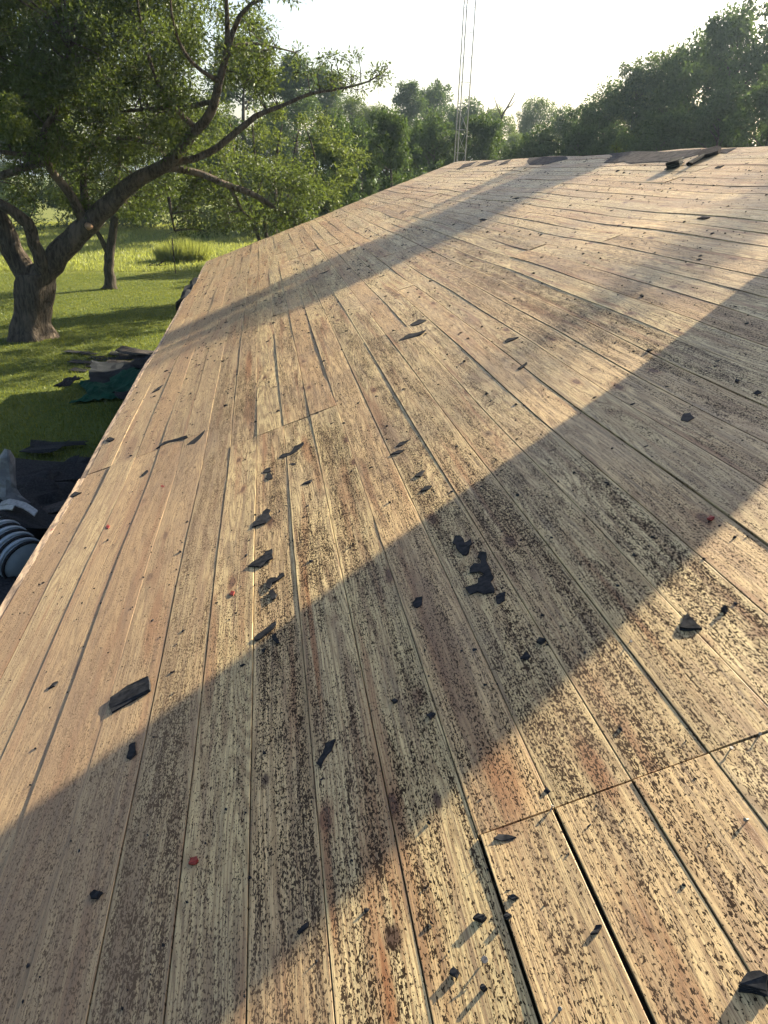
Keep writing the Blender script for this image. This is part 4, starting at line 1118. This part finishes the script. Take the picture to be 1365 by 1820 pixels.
    for c, r in zip(Cn, R):
        j = int(np.argmin(((LP - c) ** 2).sum(1) + 0.0)); a = Vector(LP[j]); e = Vector(c)
        if (e - a).length > (2.4 if e.x < -5.5 else 1.0): continue
        ln = (e - a).length; m = (a + e) / 2 + Vector((rng.uniform(-.25, .25), rng.uniform(-.25, .25), rng.uniform(-.05, .25))) * ln
        mb.tube([a - root.location, m - root.location, e - root.location], [0.010 + .008 * ln, 0.008 + .004 * ln, 0.005], 5, cap=False)
        for _ in range(7):
            q = e + Vector((rng.gauss(0, 1), rng.gauss(0, 1), rng.gauss(0, .8))) * r * 0.85
            mb.tube([m.lerp(e, rng.uniform(.5, 1)) - root.location, q - root.location], [0.007, 0.003], 3, cap=False)
    tw = mb.build('twigs', M['bark_dark'], root); tag(tw, kind='stuff')
    # a brighter low spray at the left margin, nearer the eave
    c, r = pixel_clusters(rng, 7, (-40, 180, 48, 240), (D - 5.5, D - 4), (0.22, 0.4))
    V, F = leaf_arrays(np.array([tuple(q) for q in c]), r, 330, 0.10, nr)
    mesh_np('leaf_spray', V - np.array(root.location), F, M['leaf_light'], root)
main_tree()

def second_tree():
    rng = random.Random(5); nr = np.random.default_rng(5)
    b = on_ground(195, 511); D = b.y
    root = empty('young_shade_tree', (b.x, b.y, 0)); tag(root, 'slim tree with forked trunk standing behind the big shade tree', 'tree')
    bk = M['bark_dark']
    limb(root, 'trunk', [(195, 508), (194, 480), (194, 455), (200, 420), (203, 380), (207, 330), (212, 270)], [24, 20, 20, 16, 14, 12, 8], [D] * 7, bk, rng, base=([Vector((b.x, b.y, -.1))], [0.36]))
    limb(root, 'branch', [(194, 455), (180, 425), (166, 402), (150, 370), (120, 320)], [12, 9, 8, 7, 5], [D, D - .2, D - .4, D - .8, D - 1.5], bk, rng)
    limb(root, 'branch', [(203, 380), (230, 350), (262, 320), (300, 290)], [9, 8, 6, 4], [D, D + .3, D + .6, D + 1], bk, rng)
    C, R = pixel_clusters(rng, 60, (90, 190, 330, 385), (D - 3, D + 3), (0.45, 0.9))
    V, F = leaf_arrays(np.array([tuple(c) for c in C]), R, 420, 0.12, nr)
    mesh_np('crown', V - np.array(root.location), F, M['leaf_main'], root)
second_tree()

def pale_tree():
    rng = random.Random(8); nr = np.random.default_rng(8)
    D = 29.0
    g = at(500, 430, D); root = empty('pale_leafed_tree', (g.x, g.y, 0)); tag(root, 'pale yellow-green tree with many thin stems beyond the far gable', 'tree')
    for i, (px, w) in enumerate(((420, 5), (455, 6), (490, 7), (520, 5), (560, 5))):
        limb(root, 'stem', [(490 + (px - 490) * .4, 430), (490 + (px - 490) * .7, 360), (px, 290), (px + rng.uniform(-20, 20), 220)], [w + 2, w, w - 1, 2], [D, D + rng.uniform(-.5, .5), D + rng.uniform(-1, 1), D + rng.uniform(-1, 1)], M['bark_dark'], rng, 7, base=([Vector((g.x, g.y, -0.1))], [0.12]))
    C, R = [], []
    for _ in range(88):
        a = rng.uniform(0, 2 * math.pi); t = math.sqrt(rng.random())
        px = 500 + 145 * t * math.cos(a); py = 300 + 105 * t * math.sin(a)
        C.append(at(px, py, D + rng.uniform(-2.2, 2.2))); R.append(rng.uniform(0.22, 0.6))
    V, F = leaf_arrays(np.array([tuple(c) for c in C]), R, 190, 0.105, nr)
    mesh_np('crown', V - np.array(root.location), F, M['leaf_light'], root)
pale_tree()

# variants for the wood behind: unit trees about 10 m tall
def tree_variant(seed, H, Rr, mat, bark, leaf=0.20, n=46, per=420, conic=0.0, low=0.18):
    rng = random.Random(seed); nr = np.random.default_rng(seed)
    mb = MB(); LP = []
    tp, tr = catmull([(0, 0, -.3), (0.05, 0, H * .2), (rng.uniform(-.3, .3), rng.uniform(-.3, .3), H * .5), (rng.uniform(-.3, .3), 0, H * .8)], [.24, .2, .13, .04], .4)
    mb.tube(tp, tr, 8, .06, rng)
    C, R, N = [], [], []
    for i in range(n):
        z = low + (0.98 - low) * (rng.random() ** 0.9)
        prof = math.sin(math.pi * min(1, (z - low) / (1 - low) * 0.8 + 0.2)) ** 0.7 * (1 - conic) + conic * (1.05 - z)
        a = rng.uniform(0, 2 * math.pi); q = Rr * prof * math.sqrt(rng.uniform(.15, 1))
        c = Vector((q * math.cos(a), q * math.sin(a), z * H)); C.append(tuple(c)); r = rng.uniform(.5, 1.05) * Rr / 3.2; R.append(r); N.append(int(per * (r / .75) ** 1.6))
        base = Vector((0, 0, max(.15 * H, z * H - q * .6)))
        mb.tube([base, (base + c) / 2 + Vector((0, 0, .1)), c], [.05, .035, .015], 4, cap=False)
    # loose shoots past the outline
    for i in range(26):
        z = rng.uniform(.45, 1.0); a = rng.uniform(0, 2 * math.pi)
        q = Rr * (math.sin(math.pi * min(1, z * .8 + .1)) * (1 - conic) + conic * (1.1 - z)) * rng.uniform(.9, 1.12)
        C.append((q * math.cos(a), q * math.sin(a), z * H + rng.uniform(0, .5))); R.append(rng.uniform(.2, .42)); N.append(90)
    V, F = leaf_arrays(np.array(C), R, N, leaf, nr, .85)
    t = mb.build('trunk', bark, None, True); c = mesh_np('crown', V, F, mat)
    return t, c

VAR = [tree_variant(31, 10, 3.0, M['leaf_dark'], M['bark_dark']), tree_variant(32, 10, 3.4, M['leaf_olive'], M['bark_dark'], 0.19, 50),
       tree_variant(33, 10, 2.4, M['leaf_dark'], M['bark_dark'], .17, 52, 420, 0.75, .1), tree_variant(34, 10, 3.2, M['leaf_dark'], M['bark_dark'], .21, 40, 380)]
used = set()
def wood_tree(px, ty, D, var, wide, rot, label, tree_h=None, pos=None, group='trees of the wood behind the house'):
    top = at(px, ty, D) if pos is None else pos
    H = top.z
    root = empty('tree', (top.x, top.y, 0), (0, 0, rot))
    tag(root, label, 'tree', group)
    s = H / 10.3
    for src in VAR[var]:
        if (var, src.name) not in used and src.parent is None:
            o = src; used.add((var, src.name)); o.parent = root
        else:
            o = link(src.copy(), root)
        o.scale = (s * wide, s * wide, s)
        o.name = 'trunk' if src.data.name.startswith('trunk') else 'crown'
WT = [
 (430, 60, 66, 0, 1.0, .3, 'tall dark tree behind the upper limb of the big shade tree'),
 (520, 88, 62, 2, 1.2, 1.1, 'dark narrow-topped tree showing above the long sunlit branch'),
 (575, 120, 58, 0, 0.9, 2.0, 'dark tree left of the light green bushy one, behind the branch tip'),
 (625, 170, 52, 1, 0.9, .7, 'light olive bushy tree just right of the long branch tip'),
 (672, 185, 50, 1, 0.8, 2.9, 'lighter green rounded tree left of the tree with a split top'),
 (728, 136, 56, 2, 1.1, 4.0, 'dark tree with a split pointed top left of the mast'),
 (775, 150, 60, 0, .9, 5.1, 'dark tree directly left of the mast legs'),
 (832, 178, 54, 3, .9, 1.9, 'dark rounded tree directly behind the mast'),
 (885, 190, 52, 1, .8, 3.3, 'olive tree between the mast and the dead branch'),
 (955, 172, 58, 1, .8, 4.4, 'bright-topped tree right of the dead branch'),
 (915, 235, 50, 1, .9, .2, 'low bushy olive tree in the dip right of the mast'),
 (1008, 192, 60, 3, .75, 5.6, 'small tree in the lowest gap of the tree line'),
 (1042, 190, 56, 0, .6, 2.4, 'thin tree at the right of the gap, beside the taller dark ones'),
 (1080, 148, 48, 3, .9, .9, 'dark tree where the tree line starts rising to the right'),
 (1135, 122, 46, 0, .9, 3.7, 'dark tree second in the rise of the tree line'),
 (1195, 82, 46, 1, .85, 1.4, 'sunlit-edged tall tree left of the tallest pair'),
 (1245, 58, 44, 3, .8, 2.2, 'tall tree left of the tallest one at the right'),
 (1318, 8, 40, 0, .8, 5.0, 'tallest dark tree at the right of the picture'),
 (1395, 20, 40, 3, .9, .4, 'tall tree cut by the right edge of the picture'),
 (1290, 150, 36, 3, .9, 1.0, 'lower bushy tree standing before the tallest one'),
 (1180, 200, 36, 0, .9, 2.6, 'low dark tree just above the stack of torn shingles'),
 (1100, 225, 38, 3, .9, 4.9, 'low dark tree just above the long ridge felt'),
 (690, 196, 35, 0, .8, 2.2, 'nearer dark tree behind the rake, under the split-topped one'),
 (600, 205, 33, 3, .8, 3.6, 'nearer dark tree behind the rake at the edge of the pale one'),
 (770, 205, 44, 3, 1.0, .5, 'dark dense tree in the gap just left of the mast base'),
 (860, 205, 44, 0, 1.0, 1.5, 'dark dense tree in the gap just right of the mast base'),
 (960, 225, 42, 3, 1.0, 2.5, 'low dark tree behind the dark ridge felt flap'),
 (1030, 225, 42, 0, 1.0, 3.5, 'low dark tree behind the middle of the ridge'),
 (1385, 130, 34, 0, .9, 3.9, 'low tree at the right edge of the picture, before the tallest'),
 (330, 215, 74, 0, 1.0, .6, 'far tree seen under the canopy, right of the slim trunk'),
 (235, 235, 76, 3, 1.1, 2.7, 'far tree seen under the canopy behind the slim trunk'),
 (120, 240, 74, 1, 1.1, 4.2, 'far tree seen between the limbs of the big shade tree'),
 (20, 225, 76, 0, 1.1, 5.5, 'far tree seen left of the big shade tree trunk'),
 (-90, 215, 76, 3, 1.1, 1.7, 'far tree at the left edge behind the shade tree'),
 (390, 200, 70, 3, 1.1, 3.1, 'far dark tree behind the pale many-stemmed tree'),
 (480, 210, 66, 0, 1.1, .1, 'far dark tree above the corner of the eave'),
 (640, 215, 46, 3, 1.0, 5.9, 'dark low tree behind the rake left of the mast'),
 (750, 220, 46, 0, 1.0, 4.6, 'dark low tree in the shade left of the mast base'),
]
for a in WT:
    if 560 < a[0] < 1000 and a[2] > 48: a = (a[0], a[1], a[2] + 20) + a[3:]
    wood_tree(*a)

def undergrowth():
    rng = np.random.default_rng(77)
    C, R = [], []
    for i in range(150):
        px = rng.uniform(-60, 1420) if i < 110 else rng.uniform(520, 1420)
        D = rng.uniform(44, 50) if px > 900 else rng.uniform(68, 76)
        p = at(px, 300, D); z = rng.uniform(.4, 3.4)
        C.append((p.x, p.y, z)); R.append(rng.uniform(.9, 1.7))
    V, F = leaf_arrays(np.array(C), R, 520, .26, rng, .8)
    tag(mesh_np('undergrowth', V, F, M['leaf_dark']), kind='stuff')
undergrowth()

def small_plants():
    rng = random.Random(14); nr = np.random.default_rng(14)
    # round clump of tall grass in the field
    g = on_ground(325, 464)
    n = 2600; a = nr.uniform(0, 2 * np.pi, n); q = np.sqrt(nr.random(n)) * 1.25
    x = q * np.cos(a); y = q * np.sin(a) * .7; h = (1.35 - .45 * q) * nr.uniform(.6, 1.15, n)
    lx = x * .35 + nr.normal(0, .12, n); ly = y * .35 + nr.normal(0, .12, n); w = .025
    an = nr.uniform(0, np.pi, n); dx = np.cos(an) * w; dy = np.sin(an) * w
    V = np.stack([np.stack([x - dx, y - dy, 0 * x], -1), np.stack([x + dx, y + dy, 0 * x], -1), np.stack([x + lx, y + ly, h], -1)], 1).reshape(-1, 3)
    o = mesh_np('grass_clump', V, np.arange(3 * n).reshape(-1, 3), M['field']); o.location = (g.x, g.y, 0)
    tag(o, 'rounded clump of tall grass standing in the field behind the wire post', 'grass clump')
    g = on_ground(312, 485); root = empty('fence_post', (g.x, g.y, 0)); tag(root, 'thin steel fence post at the edge of the mown lawn', 'post')
    mb = MB(); mb.box((0, 0, .75), (.045, .045, 1.6)); mb.build('shaft', M['bark_dark'], root)
    mb = MB(); mb.box((0, -.03, 1.2), (.02, .015, .05)); mb.box((0, -.03, .7), (.02, .015, .05)); mb.build('clip', M['steel'], root)
    g = on_ground(272, 476); mb = MB()
    for i in range(7):
        a = rng.uniform(-.5, .5); p = Vector((rng.uniform(-.5, .5), rng.uniform(-.1, .1), .05))
        mb.tube([p, p + Vector((.5 * math.cos(a), .3 * math.sin(a), rng.uniform(.02, .35)))], [.02, .008], 5)
    o = mb.build('dead_branch', M['bark_dark']); o.location = (g.x, g.y, 0.05); tag(o, 'small heap of dead branches on the grass left of the wire post', 'dead branch')
    # bare dead branch above the tree line
    b = at(893, 260, 50); root = empty('dead_tree', (b.x, b.y, 0)); tag(root, 'bare dead tree top sticking out of the tree line right of the mast', 'tree')
    limb(root, 'trunk', [(888, 240), (890, 212), (902, 190), (916, 164)], [5, 4, 3, 1.5], [50] * 4, M['bark'], rng, 6, base=([Vector((b.x, b.y, -.1))], [.12]))
    limb(root, 'branch', [(891, 208), (884, 190), (878, 172)], [2.5, 2, 1], [50, 50, 50], M['bark'], rng, 5)
    limb(root, 'branch', [(900, 193), (908, 188), (916, 178)], [2.5, 2, 1], [50, 50, 50], M['bark'], rng, 5)
    # sprig with pale leaves poking over the ridge
    p = at(1098, 268, 16.5); root = empty('sprig', (p.x, p.y, p.z - .9)); tag(root, 'bright leafy sprig poking up behind the ridge felt', 'plant')
    mb = MB(); mb.tube([(0, 0, 0), (.03, 0, .5), (-.05, 0, 1.05)], [.012, .009, .004], 5); mb.build('stem', M['bark_dark'], root)
    V, F = leaf_arrays(np.array([(-.03, 0, .95), (.08, 0, .9), (.02, 0, .8)]), [.1, .1, .12], 22, .07, nr); mesh_np('leaves', V, F, M['leaf_light'], root)
small_plants()

# trees standing to the right of the frame: they throw the long shade bands
def shade_casters():
    def over(u, v, t, ):    # a point that shades roof point (u, v), t metres towards the sun horizontally
        p = roof_pt(u, v); k = t / math.cos(rad(SUN_EL))
        return p + SUN_DIR * k
    p = over(*roof_at(540, 545), 24.0)
    p = p + Vector((-SUN_DIR.y, SUN_DIR.x, 0)) * 1.0
    wood_tree(0, 0, 0, 0, 0.72, .4, 'tall narrow tree beyond the ridge, right of the view', pos=p, group='trees right of the house')
    p = over(*roof_at(1165, 480), 25.0)
    wood_tree(0, 0, 0, 3, 0.4, 1.4, 'broad tree beyond the ridge, right of the view', pos=p, group='trees right of the house')
shade_casters()

# ------------------------------------------------------------------ evening haze
def haze():
    m = bpy.data.materials.new('haze'); m.use_nodes = True; t = m.node_tree; t.nodes.clear()
    o = t.nodes.new('ShaderNodeOutputMaterial'); v = t.nodes.new('ShaderNodeVolumePrincipled')
    v.inputs['Color'].default_value = (0.62, 0.82, 1.0, 1); v.inputs['Density'].default_value = 0.0005; v.inputs['Anisotropy'].default_value = 0.7
    t.links.new(v.outputs[0], o.inputs['Volume'])
    mb = MB(); mb.box((0, 0, 0), (1500, 1560, 23)); b = mb.build('haze', m); b.location = (0, 455, 9.5); tag(b, kind='stuff')
haze()
